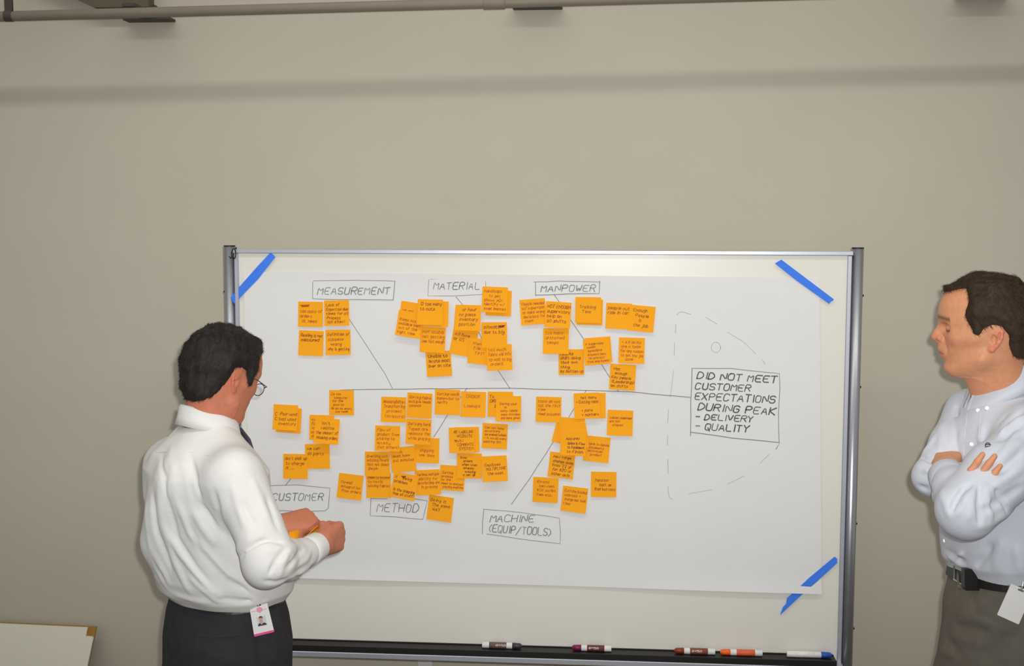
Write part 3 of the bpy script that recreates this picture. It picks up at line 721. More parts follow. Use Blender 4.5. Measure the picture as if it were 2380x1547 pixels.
def build_head(h, neck_to, neck_r=0.058, jowl=0.0, ear=1.0):
    G = Grid((-0.125, -0.105, -0.19), (0.142, 0.105, 0.165), h)
    sl = G.sl(G.lo, G.lo+G.h*G.n); x, y, z = G.pts(sl)
    # face block: one section for every height
    Z = G.ax[2]
    xf = interp(Z, [-.092, -.0865, -.078, -.066, -.058, -.050, -.040, -.028, -.014, .008, .030, .045, .056, .085, .105, .125], [.062, .076, .0885, .0925, .0915, .0925, .097, .0995, .0985, .0965, .0985, .103, .106, .104, .096, .078])
    wd = interp(Z, [-.092, -.0865, -.07, -.05, -.03, -.005, .02, .05, .08, .105, .125], [.022, .033, .049+jowl, .060+jowl, .0655+jowl*.6, .0695, .0715, .071, .069, .063, .05])
    xb = interp(Z, [-.092, -.07, -.05, -.02, .02, .06, .1, .125], [.02, -.005, -.02, -.04, -.06, -.07, -.06, -.04])
    pw = interp(Z, [-.092, -.06, -.02, .03, .06, .125], [2.1, 2.2, 2.35, 2.5, 2.35, 2.1])
    xc = (0.35*xf+0.65*xb); a = np.where(x > xc[None, None, :], (xf-xc)[None, None, :], (xc-xb)[None, None, :])
    pwb = pw[None, None, :]
    q = (np.abs(x-xc[None, None, :])/a)**pwb+(np.abs(y)/wd[None, None, :])**pwb
    q = (q**(1/pwb)-1)*np.minimum(a, wd[None, None, :])*0.85
    q = np.maximum(q, np.maximum(-.0885-z, z-.118))
    G.smin(sl, q.astype(np.float32), 0.0)
    G.ell((-0.001, 0, 0.055), (0.1015, 0.0775, 0.0925), 0.03)
    G.ell((-0.035, 0, 0.035), (0.066, 0.071, 0.075), 0.03)
    nt = np.array(neck_to)
    G.seg((-0.022, 0, -0.035), nt, neck_r*0.94, neck_r, 0.035)
    G.seg((0.028, 0, -0.070), nt+np.array((0.02, 0, 0.01)), 0.030, neck_r*0.8, 0.03)
    # chin, jaw
    G.ell((0.082, 0, -0.073), (0.015, 0.020, 0.014), 0.018)
    for s in (-1, 1):
        G.seg((0.012, s*0.058, -0.045), (0.070, s*0.026, -0.076), 0.012, 0.011, 0.03)
        G.seg((0.066, s*0.050, 0.004), (0.025, s*0.067, 0.006), 0.011, 0.008, 0.025)       # cheekbone
        G.seg((0.096, s*0.010, 0.051), (0.078, s*0.046, 0.050), 0.0085, 0.008, 0.014)      # brow
        G.ell((0.099, s*0.036, 0.026), (0.0180, 0.0225, 0.0130), 0.010, sub=True)           # socket
        G.ell((0.0800, s*0.034, 0.0255), (0.0135, 0.0165, 0.0125), 0.005)                   # lids over the eye
        G.seg((0.0925, s*0.022, 0.0210), (0.086, s*0.048, 0.0225), 0.0018, 0.0016, 0.003, sub=True)
        G.ell((0.1065, s*0.0125, 0.0005), (0.0095, 0.0075, 0.0075), 0.008)                  # nostril wing
        G.seg((0.100, s*0.019, 0.002), (0.093, s*0.033, -0.026), 0.002, 0.0015, 0.010, sub=True)
    G.seg((0.1000, 0, 0.040), (0.1140, 0, 0.013), 0.0075, 0.0090, 0.010)
    G.seg((0.1140, 0, 0.013), (0.1190, 0, 0.0035), 0.0090, 0.0100, 0.006)
    G.seg((0.1150, 0, -0.001), (0.104, 0, -0.009), 0.006, 0.006, 0.007)
    for s in (-1, 1): G.ell((0.1145, s*0.006, -0.0065), (0.004, 0.0028, 0.003), 0.003, sub=True)
    # mouth
    G.seg((0.1005, 0, -0.013), (0.1030, 0, -0.024), 0.009, 0.009, 0.014)
    G.ell((0.090, 0, -0.036), (0.017, 0.026, 0.018), 0.012)
    for s in (-1, 1):
        G.seg((0.1050, s*0.003, -0.0300), (0.0945, s*0.021, -0.0360), 0.0062, 0.0030, 0.006)
        G.seg((0.1015, s*0.002, -0.0430), (0.0930, s*0.019, -0.0385), 0.0062, 0.0030, 0.006)
    G.seg((0.1115, -0.004, -0.0362), (0.1115, 0.004, -0.0362), 0.0020, 0.0016, 0.004, sub=True)
    for s in (-1, 1): G.seg((0.1110, s*0.004, -0.0362), (0.0965, s*0.023, -0.0375), 0.0020, 0.0015, 0.004, sub=True)
    skull = G.F.copy()
    # ears
    for s in (-1, 1):
        def E(u, v, o=0.0):                         # u back, v up in the ear plane
            u, v, o = u*ear, v*ear, o*ear
            return np.array((-0.008-u*0.90+v*-0.12, s*(0.0725+u*0.38+o+0.05*v), 0.002+v-u*0.06))
        rim = [E(0.004, 0.012), E(0.004, 0.024), E(0.012, 0.033), E(0.022, 0.033), E(0.030, 0.024), E(0.031, 0.008), E(0.026, -0.006), E(0.018, -0.018), E(0.010, -0.028), E(0.003, -0.029), E(0.000, -0.020)]
        for i in range(len(rim)-1): G.seg(rim[i], rim[i+1], 0.0038, 0.0038, 0.003)
        G.seg(E(0.012, 0.022, -0.003), E(0.014, -0.012, -0.003), 0.009, 0.008, 0.006)
        G.seg(E(0.020, 0.02, -0.003), E(0.018, 0.0, -0.003), 0.008, 0.008, 0.006)
        G.seg(E(0.007, -0.020, -0.001), E(0.008, -0.026, 0.0), 0.006, 0.006, 0.006)
        G.seg(E(0.021, 0.018, 0.001), E(0.019, -0.006, 0.001), 0.003, 0.003, 0.004)          # inner fold
        G.seg(E(-0.001, 0.000, 0.001), E(0.000, -0.008, 0.001), 0.0045, 0.004, 0.004)        # tragus
        G.ell(E(0.0105, 0.001, 0.0045), (0.0065, 0.006, 0.012), 0.004, sub=True)
        G.seg(E(0.024, 0.020, 0.004), E(0.022, 0.002, 0.004), 0.0022, 0.0020, 0.003, sub=True)
    return G, skull

def hair_mesh(G, skull, poly, thick, top_thick, seed, lump=0.003):
    H = Grid(G.lo-0.02, G.lo+G.h*G.n+0.02, 0.0032)
    ix = [np.clip(np.round((H.ax[i]-G.lo[i])/G.h).astype(int), 0, G.n[i]-1) for i in range(3)]
    base = skull[np.ix_(*ix)].copy()
    ex = [np.maximum(0, np.maximum(G.lo[i]-H.ax[i], H.ax[i]-(G.lo[i]+G.h*(G.n[i]-1)))) for i in range(3)]
    base = base+np.sqrt(ex[0][:, None, None]**2+ex[1][None, :, None]**2+ex[2][None, None, :]**2).astype(np.float32)
    x, y, z = H.pts(H.sl(H.lo, H.lo+H.h*H.n))
    th = thick+(top_thick-thick)*np.clip((z-0.04)/0.08, 0, 1)
    reg = poly_sd(x+6.0*y*y*np.clip((z-0.06)/0.03, 0, 1)*np.clip((x-0.03)/0.03, 0, 1), z+0*x+0*y, poly)
    rr = np.random.default_rng(seed)
    lumpf = 0
    for _ in range(14):
        k = rr.normal(size=3)*np.array((70, 70, 90)); ph = rr.uniform(0, 6.28)
        lumpf = lumpf+np.sin(k[0]*x+k[1]*y+k[2]*z+ph)
    lumpf = lumpf*lump/5
    edge = np.clip(-reg/0.022, 0, 1)                # thins out towards the hairline
    f = base-(th*(0.25+0.75*edge)+lumpf*edge)
    f = np.maximum(f, reg+lumpf*0.8)
    f = np.maximum(f, -(base+0.006))
    H.F = f.astype(np.float32)
    V, Fc = H.mesh()
    return lap(V, Fc, 1, 0.4), Fc

def strands(V, Fc, N, count, length, seed, keep):
    rr = np.random.default_rng(seed); ids = np.nonzero(keep)[0]; ids = rr.choice(ids, count)
    p = V[ids]+rr.normal(size=(count, 3))*0.0012; n = N[ids]
    top = np.clip((p[:, 2]-0.09)/0.05, 0, 1)[:, None]
    flow = (1-top)*np.array((-0.55, 0, -1.0))+top*np.stack([np.full(count, 0.9), np.sign(p[:, 1])*0.5, np.full(count, -0.2)], 1)
    flow = flow+rr.normal(size=(count, 3))*0.28
    t = flow-n*(flow*n).sum(1)[:, None]; t /= np.linalg.norm(t, axis=1)[:, None]+1e-9
    L = length*rr.uniform(0.5, 1.15, count)[:, None]
    side = np.cross(n, t); w = 0.00042
    a = p-n*0.001; b = p+t*L*0.55+n*0.0022; c = p+t*L+n*0.0012+rr.normal(size=(count, 3))*0.0008
    W = np.stack([a-side*w, a+side*w, b-side*w*0.8, b+side*w*0.8, c], 1).reshape(-1, 3)
    i = np.arange(count)*5
    f = [(k, k+1, k+3, k+2) for k in i.tolist()]+[(k+2, k+3, k+4) for k in i.tolist()]
    return W, f

def hand(G, w, fx, fy, fz, curls, thumb, sc=1.0, k=0.006):
    w = np.array(w); X = lambda a, b, c: w+sc*(fx*a+fy*b+fz*c)
    base = [(0.090, 0.029), (0.094, 0.009), (0.089, -0.011), (0.080, -0.029)]
    ln = [(0.043, 0.026, 0.020), (0.047, 0.030, 0.021), (0.043, 0.028, 0.020), (0.034, 0.021, 0.018)]
    rad = [(.0098, .0088, .0080, .0066), (.0100, .0090, .0082, .0068), (.0095, .0086, .0078, .0064), (.0084, .0076, .0068, .0056)]
    G.seg(X(-0.05, 0, 0), X(0.008, 0, 0), 0.027*sc, 0.0245*sc, 0.01)
    for (bx, by), r in zip(base, rad):
        G.seg(X(0.008, by*0.55, 0), X(bx, by, 0.001), 0.0165*sc, (r[0]+0.0025)*sc, 0.012*sc)
        G.seg(X(0.02, by*0.7, -0.008), X(bx-0.015, by, -0.008), 0.013*sc, 0.011*sc, 0.010*sc)
    G.seg(X(0.012, 0.022, -0.010), X(0.045, 0.036, -0.014), 0.016*sc, 0.012*sc, 0.012*sc)
    for i in range(4):
        p = np.array((base[i][0], base[i][1], 0.0)); a = 0
        spread = (0.05, 0.01, -0.02, -0.06)[i]
        for j in range(3):
            a += math.radians(curls[i][j]); q = p+ln[i][j]*np.array((math.cos(a), spread*math.cos(a), -math.sin(a)))
            G.seg(X(*p), X(*q), rad[i][j]*sc, rad[i][j+1]*sc, 0.004*sc); p = q
    tr = (.0125, .0105, .0095, .0075)
    for j in range(len(thumb)-1): G.seg(X(*thumb[j]), X(*thumb[j+1]), tr[j]*sc, tr[j+1]*sc, 0.005*sc)

def loft(G, B, secs, k, tilt=0.0, p=2.3):
    """torso-like body: rows of (z, forward shift, half depth, half width) in the frame B = (origin, forward, left)"""
    o, f, l = B; S = np.array(sorted(secs)); zs = S[:, 0]
    R = float(max(S[:, 2].max(), S[:, 3].max())+np.abs(S[:, 1]).max())+0.05
    sl = G.sl((o[0]-R, o[1]-R, zs[0]-0.02), (o[0]+R, o[1]+R, zs[-1]+0.02)); x, y, z = G.pts(sl)
    v = (x-o[0])*l[0]+(y-o[1])*l[1]; z = (z-tilt*v).astype(np.float32)
    sh, hd, wd = (interp(z, zs, S[:, i]) for i in (1, 2, 3))
    u = (x-o[0])*f[0]+(y-o[1])*f[1]-sh
    q = (np.abs(u)/hd)**p+(np.abs(v)/wd)**p
    q = (q**(1/p)-1)*np.minimum(hd, wd)*0.9
    q = np.maximum(q, np.maximum(zs[0]-z, z-zs[-1]))
    G.smin(sl, q.astype(np.float32), k)
    return sl

def ring(B, secs, z0, z1, grow, n=64, p=2.3, th=0.004, tilt=0.0):
    """closed band that hugs the loft between z0 and z1"""
    o, f, l = B; S = np.array(sorted(secs)); V = []
    for off, zz in ((grow, z0), (grow+th, z0), (grow+th, z1), (grow, z1)):
        sh, hd, wd = (np.interp(zz, S[:, 0], S[:, i]) for i in (1, 2, 3))
        for k in range(n):
            t = 2*math.pi*k/n; c, s = math.cos(t), math.sin(t)
            rr = (abs(c)**p+abs(s)**p)**(-1/p)
            u = sh+(hd+off)*rr*c; v = (wd+off)*rr*s
            V.append((o[0]+f[0]*u+l[0]*v, o[1]+f[1]*u+l[1]*v, zz+tilt*v))
    F = []
    for r in range(4):
        for k in range(n): F.append((r*n+k, r*n+(k+1) % n, ((r+1) % 4)*n+(k+1) % n, ((r+1) % 4)*n+k))
    return V, F

def collar(c, f, l, rx, ry, tilt, drop, flare, gap, point, th=0.0025, side=0.0):
    """folded collar: stand, fold, outer leaf; opening at the front"""
    n = 60; V = []; up = np.array((0, 0, 1.))
    f3 = np.array((f[0], f[1], 0.)); l3 = np.array((l[0], l[1], 0.))
    prof = [(-0.004, -drop*0.95), (-0.003, -0.012), (0.0, 0.0), (0.0035, 0.002), (0.007, -0.004), (flare*0.6, -drop*0.55), (flare, -drop), (flare-th, -drop), (flare*0.6-th, -drop*0.55), (0.0035, -0.006)]
    for k in range(n+1):
        t = gap+(2*math.pi-2*gap)*k/n; ct, st = math.cos(t), math.sin(t)
        front = max(0, math.cos(min(t, 2*math.pi-t)))**3
        for j, (ro, dz) in enumerate(prof):
            extra = point*front if j in (6, 7) else (point*0.45*front if j in (5, 8) else 0)
            oo = ro*(1+0.2*front)
            V.append(np.array(c)+f3*(rx+oo)*ct+l3*(ry+oo)*st+up*(dz-extra-tilt*ct)+l3*side*front)
    m = len(prof); F = []
    for k in range(n):
        for j in range(m): F.append((k*m+j, k*m+(j+1) % m, (k+1)*m+(j+1) % m, (k+1)*m+j))
    F.append(tuple(range(m))); F.append(tuple(n*m+j for j in range(m-1, -1, -1)))
    return V, F

def strip_on(G, pl, width, off, name, material, parent, n=14):
    """ribbon laid on a garment along picture points"""
    pts = []
    for a, b in zip(pl[:-1], pl[1:]):
        for i in range(n): pts.append((a[0]+(b[0]-a[0])*i/n, a[1]+(b[1]-a[1])*i/n))
    pts.append(pl[-1]); hs = [G.hit(*q) for q in pts]; hs = [q for q in hs if q is not None]
    if len(hs) < 3: return None
    hs = np.array(hs)
    for _ in range(4): hs[1:-1] = (hs[:-2]+2*hs[1:-1]+hs[2:])/4
    V = []; F = []
    for i, q in enumerate(hs):
        t = hs[min(i+1, len(hs)-1)]-hs[max(i-1, 0)]; t /= np.linalg.norm(t)+1e-9
        vd = CAM-q; vd /= np.linalg.norm(vd); s = np.cross(t, vd); s /= np.linalg.norm(s)+1e-9
        for sg, of in ((-1, off), (1, off), (1, -0.004), (-1, -0.004)): V.append(q+s*sg*width/2+vd*of)
    for i in range(len(hs)-1):
        for j in range(4): F.append((4*i+j, 4*i+(j+1) % 4, 4*i+4+(j+1) % 4, 4*i+4+j))
    F.append((3, 2, 1, 0)); F.append(tuple(4*(len(hs)-1)+j for j in range(4)))
    return mk(name, V, F, material, parent)

def disc(c, nrm, r, th, name, material, parent, n=14):
    c = np.array(c); nrm = np.array(nrm)/np.linalg.norm(nrm)
    return MB().tube([c-nrm*th, c+nrm*th*0.6, c+nrm*th], [r, r, r*0.8], n).build(name, material, parent, smooth=False)

skin_m = mat('skin', (200, 140, 110), 0.55, attr='Col', noise=0.07, nscale=90, bump=0.12, bscale=500, spec=0.35)
hairL_m = mat('hair_black', (40, 36, 33), 0.6, noise=0.35, nscale=60, bump=0.6, bscale=500, spec=0.3)
hairR_m = mat('hair_brown', (58, 42, 28), 0.6, noise=0.4, nscale=60, bump=0.6, bscale=500, spec=0.3)
shirtL_m = mat('white_shirt_cotton', (226, 226, 223), 0.8, noise=0.012, nscale=30, bump=0.45, bscale=45, spec=0.2)
shirtR_m = mat('pale_blue_shirt_cotton', (206, 212, 222), 0.8, noise=0.015, nscale=30, bump=0.45, bscale=45, spec=0.2)
trouL_m = mat('charcoal_trousers', (56, 55, 58), 0.9, noise=0.1, nscale=40, bump=0.25, bscale=300, spec=0.15)
trouR_m = mat('grey_brown_trousers', (112, 107, 97), 0.9, noise=0.08, nscale=40, bump=0.25, bscale=300, spec=0.15)
leather_m = mat('black_leather', (26, 24, 23), 0.45, noise=0.1, nscale=60, bump=0.1, bscale=300)
tie_m = mat('dark_tie', (66, 68, 78), 0.6, noise=0.25, nscale=200)
eye_m = mat('eye_white', (226, 220, 212), 0.25, noise=0.02, nscale=100)
wire_m = mat('glasses_wire', (120, 112, 100), 0.3, metal=0.9, noise=0.02, nscale=100)
lens_m = mat('glasses_lens', (236, 240, 240), 0.05, noise=0.01, nscale=20, alpha=0.22)
metal_m = mat('buckle_metal', (176, 174, 168), 0.3, metal=0.9, noise=0.03, nscale=60)

def skin_colours(Vl, base, lipc, earc, browc, ear, nose_red=0.5, beard=0.0):
    x, y, z = Vl[:, 0], Vl[:, 1], Vl[:, 2]
    c = np.tile(np.array(lin(base)), (len(Vl), 1))
    def blend(mask, rgb):
        nonlocal c
        m = np.clip(mask, 0, 1)[:, None]; c = c*(1-m)+np.array(lin(rgb))*m
    g = lambda p, r: np.exp(-(((Vl-np.array(p))/np.array(r))**2).sum(1))
    gm = lambda p, r: g(p, r)+g((p[0], -p[1], p[2]), r)
    blend(nose_red*g((0.122, 0, 0.006), (.018, .016, .018)), earc)
    blend(0.35*gm((0.075, 0.045, 0.0), (.025, .02, .02)), earc)
    blend(0.6*ear, earc)
    blend(0.75*np.exp(-((z+0.0365)/0.0095)**2)*np.clip((x-0.089)/0.006, 0, 1)*np.exp(-(y/0.022)**4), lipc)
    s = np.abs(y); bz = 0.0535-0.10*(s-0.026)**2*20-0.08*np.maximum(s-0.03, 0)
    blend(0.8*np.exp(-((z-bz)/0.0056)**2)*((s > 0.009) & (s < 0.060) & (x > 0.058)), browc)
    lz = 0.0205+0.02*np.abs(s-0.031)
    blend(0.9*np.exp(-((z-lz)/0.0026)**2)*((s > 0.018) & (s < 0.053) & (x > 0.070)), (56, 34, 28))
    return c

def place_head(Gs, C, R, s=1.0): return C+s*(Gs@R.T)
def ear_mask(G, skull, V):
    i = np.clip(np.round((V-G.lo)/G.h).astype(int), 0, G.n-1); return skull[i[:, 0], i[:, 1], i[:, 2]] > 0.0012

def lathe(p0, dr, prof, n=28):
    """profile of (distance along dr, radius)"""
    p0 = np.array(p0, float); t = np.array(dr, float); t /= np.linalg.norm(t)
    a = np.array((0, 0, 1.)) if abs(t[2]) < 0.9 else np.array((1., 0, 0)); u = a-t*(a@t); u /= np.linalg.norm(u); w = np.cross(t, u)
    V = [p0+t*s+r*(math.cos(2*math.pi*k/n)*u+math.sin(2*math.pi*k/n)*w) for s, r in prof for k in range(n)]
    F = [(i*n+k, i*n+(k+1) % n, (i+1)*n+(k+1) % n, (i+1)*n+k) for i in range(len(prof)-1) for k in range(n)]
    return V, F
def nz(v): v = np.array(v, float); return v/np.linalg.norm(v)
class Acc:                                           # joins the pieces of one body into one mesh
    def __init__(s): s.V = []; s.F = []; s.C = []; s.n = 0
    def add(s, V, F, C):
        V = np.asarray(V); F = np.asarray(F); C = np.asarray(C)
        if C.ndim == 1: C = np.tile(C, (len(V), 1))
        s.V.append(V); s.F.append(F+s.n); s.C.append(C); s.n += len(V)
    def build(s, name, m, parent):
        return mk(name, np.concatenate(s.V), np.concatenate(s.F), m, parent, smooth=True, colors=np.concatenate(s.C))
def view_frame(px):
    a = math.atan((px-IMW/2)/FPX)-math.radians(4.56)
    return np.array((math.cos(a), -math.sin(a), 0)), np.array((math.sin(a), math.cos(a), 0))
UP = np.array((0, 0, 1.))
def legs(G, B, hipz, xc, kneex, anklex, spread, rt):
    o, f, l = B
    for s in (-1, 1):
        q = lambda x, y, z: np.array((o[0]+f[0]*x+l[0]*y, o[1]+f[1]*x+l[1]*y, z))
        G.chain([q(xc, s*spread, hipz), q(kneex[s], s*(spread+0.015), 0.50), q(anklex[s], s*(spread+0.02), 0.075)], [rt, rt*0.74, rt*0.66], 0.03)
def shoe(B, ax, ay, parent):
    o, f, l = B
    q = lambda x, y, z: (o[0]+f[0]*(ax+x)+l[0]*(ay+y), o[1]+f[1]*(ax+x)+l[1]*(ay+y), z)
    c = np.array(q(0.06, 0, 0.05)); G = Grid(c-0.21, c+0.21, 0.007)
    G.chain([q(-0.06, 0, 0.05), q(0.06, 0, 0.045), q(0.17, 0, 0.035)], [0.042, 0.045, 0.036], 0.03)
    G.seg(q(-0.02, 0, 0.05), q(-0.015, 0, 0.11), 0.04, 0.04, 0.03)
    sl = G.sl(G.lo, G.lo+G.h*G.n); x, y, z = G.pts(sl); G.F = np.maximum(G.F, 0.003-z+0*x+0*y).astype(np.float32)
    V, F = G.mesh(); mk('shoe', V, F, leather_m, parent, smooth=True)
def card(poly, dep, th, name, material, parent, origin=None):
    v = [D(x, y, dep) for x, y in poly]; n = len(v); vd = RW[1]
    v2 = [q+vd*th for q in v]
    f = [tuple(range(n-1, -1, -1)), tuple(range(n, 2*n))]+[(i, (i+1) % n, n+(i+1) % n, n+i) for i in range(n)]
    return mk(name, v+v2, f, material, parent, origin)

# ================================================================== person in the white shirt
D0 = 2.95
W = lambda px, py, dd=0.0: D(px, py, D0+dd)
vr, vd = view_frame(482)
th = math.radians(30); f = vr*math.cos(th)+vd*math.sin(th); l = np.array((-f[1], f[0], 0))
nb = W(482, 985); B = ((nb[0], nb[1]), (f[0], f[1]), (l[0], l[1]))
man = empty('person', (nb[0], nb[1], 0))
tag(man, 'person in white dress shirt and charcoal trousers holding sticky notes, back turned', 'person')
zz = lambda py: W(500, py)[2]
secs = [(zz(1416), .045, .108, .146), (zz(1400), .045, .126, .165), (zz(1378), .043, .147, .182), (zz(1340), .036, .154, .190), (zz(1250), .010, .137, .188), (zz(1160), -.004, .133, .190),
        (zz(1090), -.006, .130, .186), (zz(1050), -.012, .110, .150), (zz(1022), -.010, .090, .105), (zz(1000), -.004, .072, .076), (zz(985), 0.0, .060, .062)]
G = Grid((nb[0]-0.28, nb[1]-0.34, zz(1425)), (nb[0]+0.36, nb[1]+0.38, zz(955)), 0.0037)
loft(G, B, secs, 0.0)
Sr, Er, Wr = W(548, 1112, -.145), W(626, 1302, -.195), W(730, 1273, -.015)
Sl, El, Wl = W(410, 1082, .16), W(540, 1290, .24), W(632, 1226, .125)
q = lambda x, y, z: np.array((nb[0]+f[0]*x+l[0]*y, nb[1]+f[1]*x+l[1]*y, z))
for s, S_, E_ in ((-1, Sr, Er), (1, Sl, El)):
    G.seg(q(-0.012, s*0.07, zz(1028)), S_+UP*0.004, 0.034, 0.058, 0.05)
    G.seg(S_, S_*0.70+E_*0.30, 0.064, 0.058, 0.05)
    G.seg(S_*0.70+E_*0.30, S_*0.45+E_*0.55, 0.058, 0.057, 0.02)
    G.seg(S_*0.45+E_*0.55, E_, 0.058, 0.061, 0.012)
G.chain([Er, W(666, 1303, -.125), W(704, 1287, -.060), Wr], [.060, .045, .0355, .033], 0.012)
G.chain([El, Wl], [.06, .040], 0.012)
G.seg(q(-.10, -0.03, zz(1100)), q(-.10, .05, zz(1250)), 0.05, 0.05, 0.05)
body0 = G.F.copy()
for pl, amp, w in [
    ([(407, 1150), (444, 1239), (522, 1331), (595, 1374)], .010, .010), ([(452, 1187), (474, 1226), (505, 1266)], .010, .011),
    ([(378, 1220), (418, 1285), (470, 1346), (522, 1398)], .010, .010), ([(340, 1172), (356, 1273), (392, 1355)], .008, .010), ([(369, 1129), (381, 1216), (407, 1302), (440, 1375)], .010, .010),
    ([(430, 1210), (466, 1280), (530, 1345), (610, 1388)], -.009, .009), ([(392, 1160), (412, 1250), (456, 1322), (505, 1380)], -.009, .008), ([(470, 1170), (500, 1225), (530, 1262)], -.010, .009),
    ([(356, 1140), (366, 1230), (400, 1325)], -.008, .009), ([(345, 1250), (366, 1320), (392, 1368)], .007, .008), ([(395, 1038), (403, 1090), (410, 1150)], .006, .009), ([(425, 1060), (436, 1110), (446, 1170)], .006, .010),
    ([(375, 1050), (384, 1110), (392, 1170)], -.005, .009), ([(440, 1050), (456, 1110), (470, 1160)], -.005, .009),
    ([(498, 1140), (506, 1190), (520, 1240), (548, 1290)], -.012, .009), ([(550, 1283), (580, 1252), (612, 1232)], .010, .011), ([(560, 1300), (590, 1268), (625, 1250)], -.007, .009),
    ([(655, 1308), (672, 1280), (692, 1262)], .008, .008), ([(665, 1320), (686, 1296), (704, 1274)], -.008, .007), ([(670, 1346), (700, 1330), (730, 1305)], .007, .008), ([(690, 1318), (712, 1300), (722, 1280)], .006, .007),
    ([(660, 1262), (628, 1256), (598, 1262)], -.007, .007), ([(658, 1272), (625, 1280), (592, 1302)], .007, .008), ([(662, 1280), (640, 1304), (622, 1336)], -.008, .007), ([(668, 1286), (656, 1312), (648, 1342)], .006, .008),
    ([(620, 1150), (632, 1190), (648, 1235)], -.005, .009), ([(560, 1160), (578, 1200), (600, 1232)], -.005, .010), ([(610, 1345), (640, 1352), (672, 1345)], -.006, .008), ([(585, 1110), (605, 1160), (625, 1210)], .005, .012), ([(540, 1120), (556, 1180), (572, 1230)], .006, .012),
    ([(500, 1390), (560, 1396), (620, 1388)], -.006, .007), ([(400, 1378), (440, 1392), (490, 1400)], .006, .008), ([(440, 1340), (480, 1375), (510, 1402)], .007, .008)]:
    G.fold(pl, amp*1.1, w*0.78)
# blousing: shallow random rumples over the cloth
x, y, z = G.pts(G.sl(G.lo, G.lo+G.h*G.n)); rum = 0
for _ in range(9):
    k = RNG.normal(size=3)*np.array((28, 28, 16)); rum = rum+np.sin(k[0]*x+k[1]*y+k[2]*z+RNG.uniform(0, 6.28))
G.F += (rum*0.0011).astype(np.float32)
# neck opening and the hollow of the cuff
G.seg(q(0.004, 0, zz(1000)), q(0.012, 0, zz(930)), 0.056, 0.056, 0.006, sub=True)
V, F = G.mesh(); V = lap(V, F, 1, 0.5); GL = G
shirt = mk('shirt', V, F, shirtL_m, man, smooth=True)
seamL = shirtL_m
strip_on(G, [(352, 1052), (420, 1046), (500, 1060)], 0.0014, 0.0010, 'yoke_seam', seamL, shirt)
cc = q(0.004, 0, zz(958)); Vc, Fc = collar(cc, f, l, 0.063, 0.062, 0.024, 0.046, 0.019, 0.16, 0.030)
mk('collar', Vc, Fc, shirtL_m, shirt, smooth=True)
dr = nz(Wr-W(704, 1289, -.060))
Vc, Fc = lathe(Wr-dr*0.036, dr, [(0, .030), (0.0005, .0355), (0.024, .0355), (0.051, .0345), (0.054, .0335), (0.054, .030), (0.03, .028)])
mk('cuff', Vc, Fc, shirtL_m, shirt, smooth=True)
dl = nz(Wl-El); Vc, Fc = lathe(Wl-dl*0.04, dl, [(0, .034), (0.0005, .040), (0.03, .039), (0.056, .038), (0.058, .036), (0.058, .032), (0.03, .03)])
mk('cuff', Vc, Fc, shirtL_m, shirt, smooth=True)
# trousers
tz = lambda py: W(500, py)[2]
tsecs = [(0.80, .035, .125, .178), (tz(1600), .040, .138, .186), (tz(1500), .044, .140, .184), (tz(1440), .045, .132, .174), (tz(1400), .045, .121, .161), (tz(1378), .045, .112, .152)]
T = Grid((nb[0]-0.32, nb[1]-0.34, 0.03), (nb[0]+0.36, nb[1]+0.36, tz(1370)), 0.0062)
loft(T, B, tsecs, 0.0); kx = {-1: .05, 1: .05}; axx = {-1: .02, 1: .03}
legs(T, B, 0.84, .04, kx, axx, 0.095, 0.105)
trou0 = T.F.copy()
for pl, amp, w in [([(400, 1440), (385, 1490), (392, 1540)], -.004, .012), ([(455, 1500), (520, 1530), (590, 1545)], .004, .010), ([(600, 1480), (606, 1510), (608, 1546)], -.008, .009), ([(640, 1440), (660, 1480), (672, 1530)], .006, .012),
                   ([(410, 1420), (470, 1440), (560, 1446)], -.003, .010), ([(620, 1440), (632, 1490), (640, 1546)], .006, .011)]: T.fold(pl, amp, w)
Vt, Ft = T.mesh(); Vt = lap(Vt, Ft, 2, 0.5)
tro = mk('trousers', Vt, Ft, trouL_m, man, smooth=True)
strip_on(T, [(456, 1474), (505, 1478), (562, 1473)], 0.006, 0.0030, 'pocket_welt', trouL_m, tro)
Vb, Fb = ring(B, tsecs, tz(1402), tz(1374), 0.002)
belt = mk('belt', Vb, Fb, leather_m, man, smooth=False)
bk = q(.045+.124, 0.02, tz(1398)); MB().box(bk-(0.012, 0.02, 0.018), bk+(0.012, 0.02, 0.018), 0.003).build('buckle', metal_m, belt)
for s in (-1, 1): shoe(B, axx[s], s*0.115, man)
# head
head_yaw = math.atan2(vr[1], vr[0])+math.radians(42)
R = frame_head(head_yaw, math.radians(22), math.radians(0)); HS = 0.93
C = W(546, 890, -.055)-HS*(R@np.array((-0.018, -0.080, 0.0)))
ntl = R.T@(q(0.0, 0, zz(1035))-C)/HS
Gh, skull = build_head(0.0026, ntl, 0.060, jowl=0.006, ear=0.76)
Vh, Fh = Gh.mesh(); Vh = lap(Vh, Fh, 1, 0.35)
acc = Acc(); skinL = (196, 122, 92)
acc.add(place_head(Vh, C, R, HS), Fh, skin_colours(Vh, skinL, (168, 84, 72), (206, 112, 92), (44, 34, 28), ear_mask(Gh, skull, Vh), 0.4))
polyL = [(0.098, 0.110), (0.080, 0.101), (0.064, 0.082), (0.054, 0.060), (0.050, 0.044), (0.046, 0.030), (0.043, 0.013), (0.036, 0.006), (0.024, 0.010), (0.014, 0.026), (0.004, 0.040), (-0.014, 0.045), (-0.034, 0.036),
         (-0.040, 0.010), (-0.044, -0.020), (-0.052, -0.050), (-0.062, -0.068), (-0.16, -0.066), (-0.16, 0.22), (0.098, 0.22)]
Vg, Fg = hair_mesh(Gh, skull, polyL, 0.009, 0.011, 3)
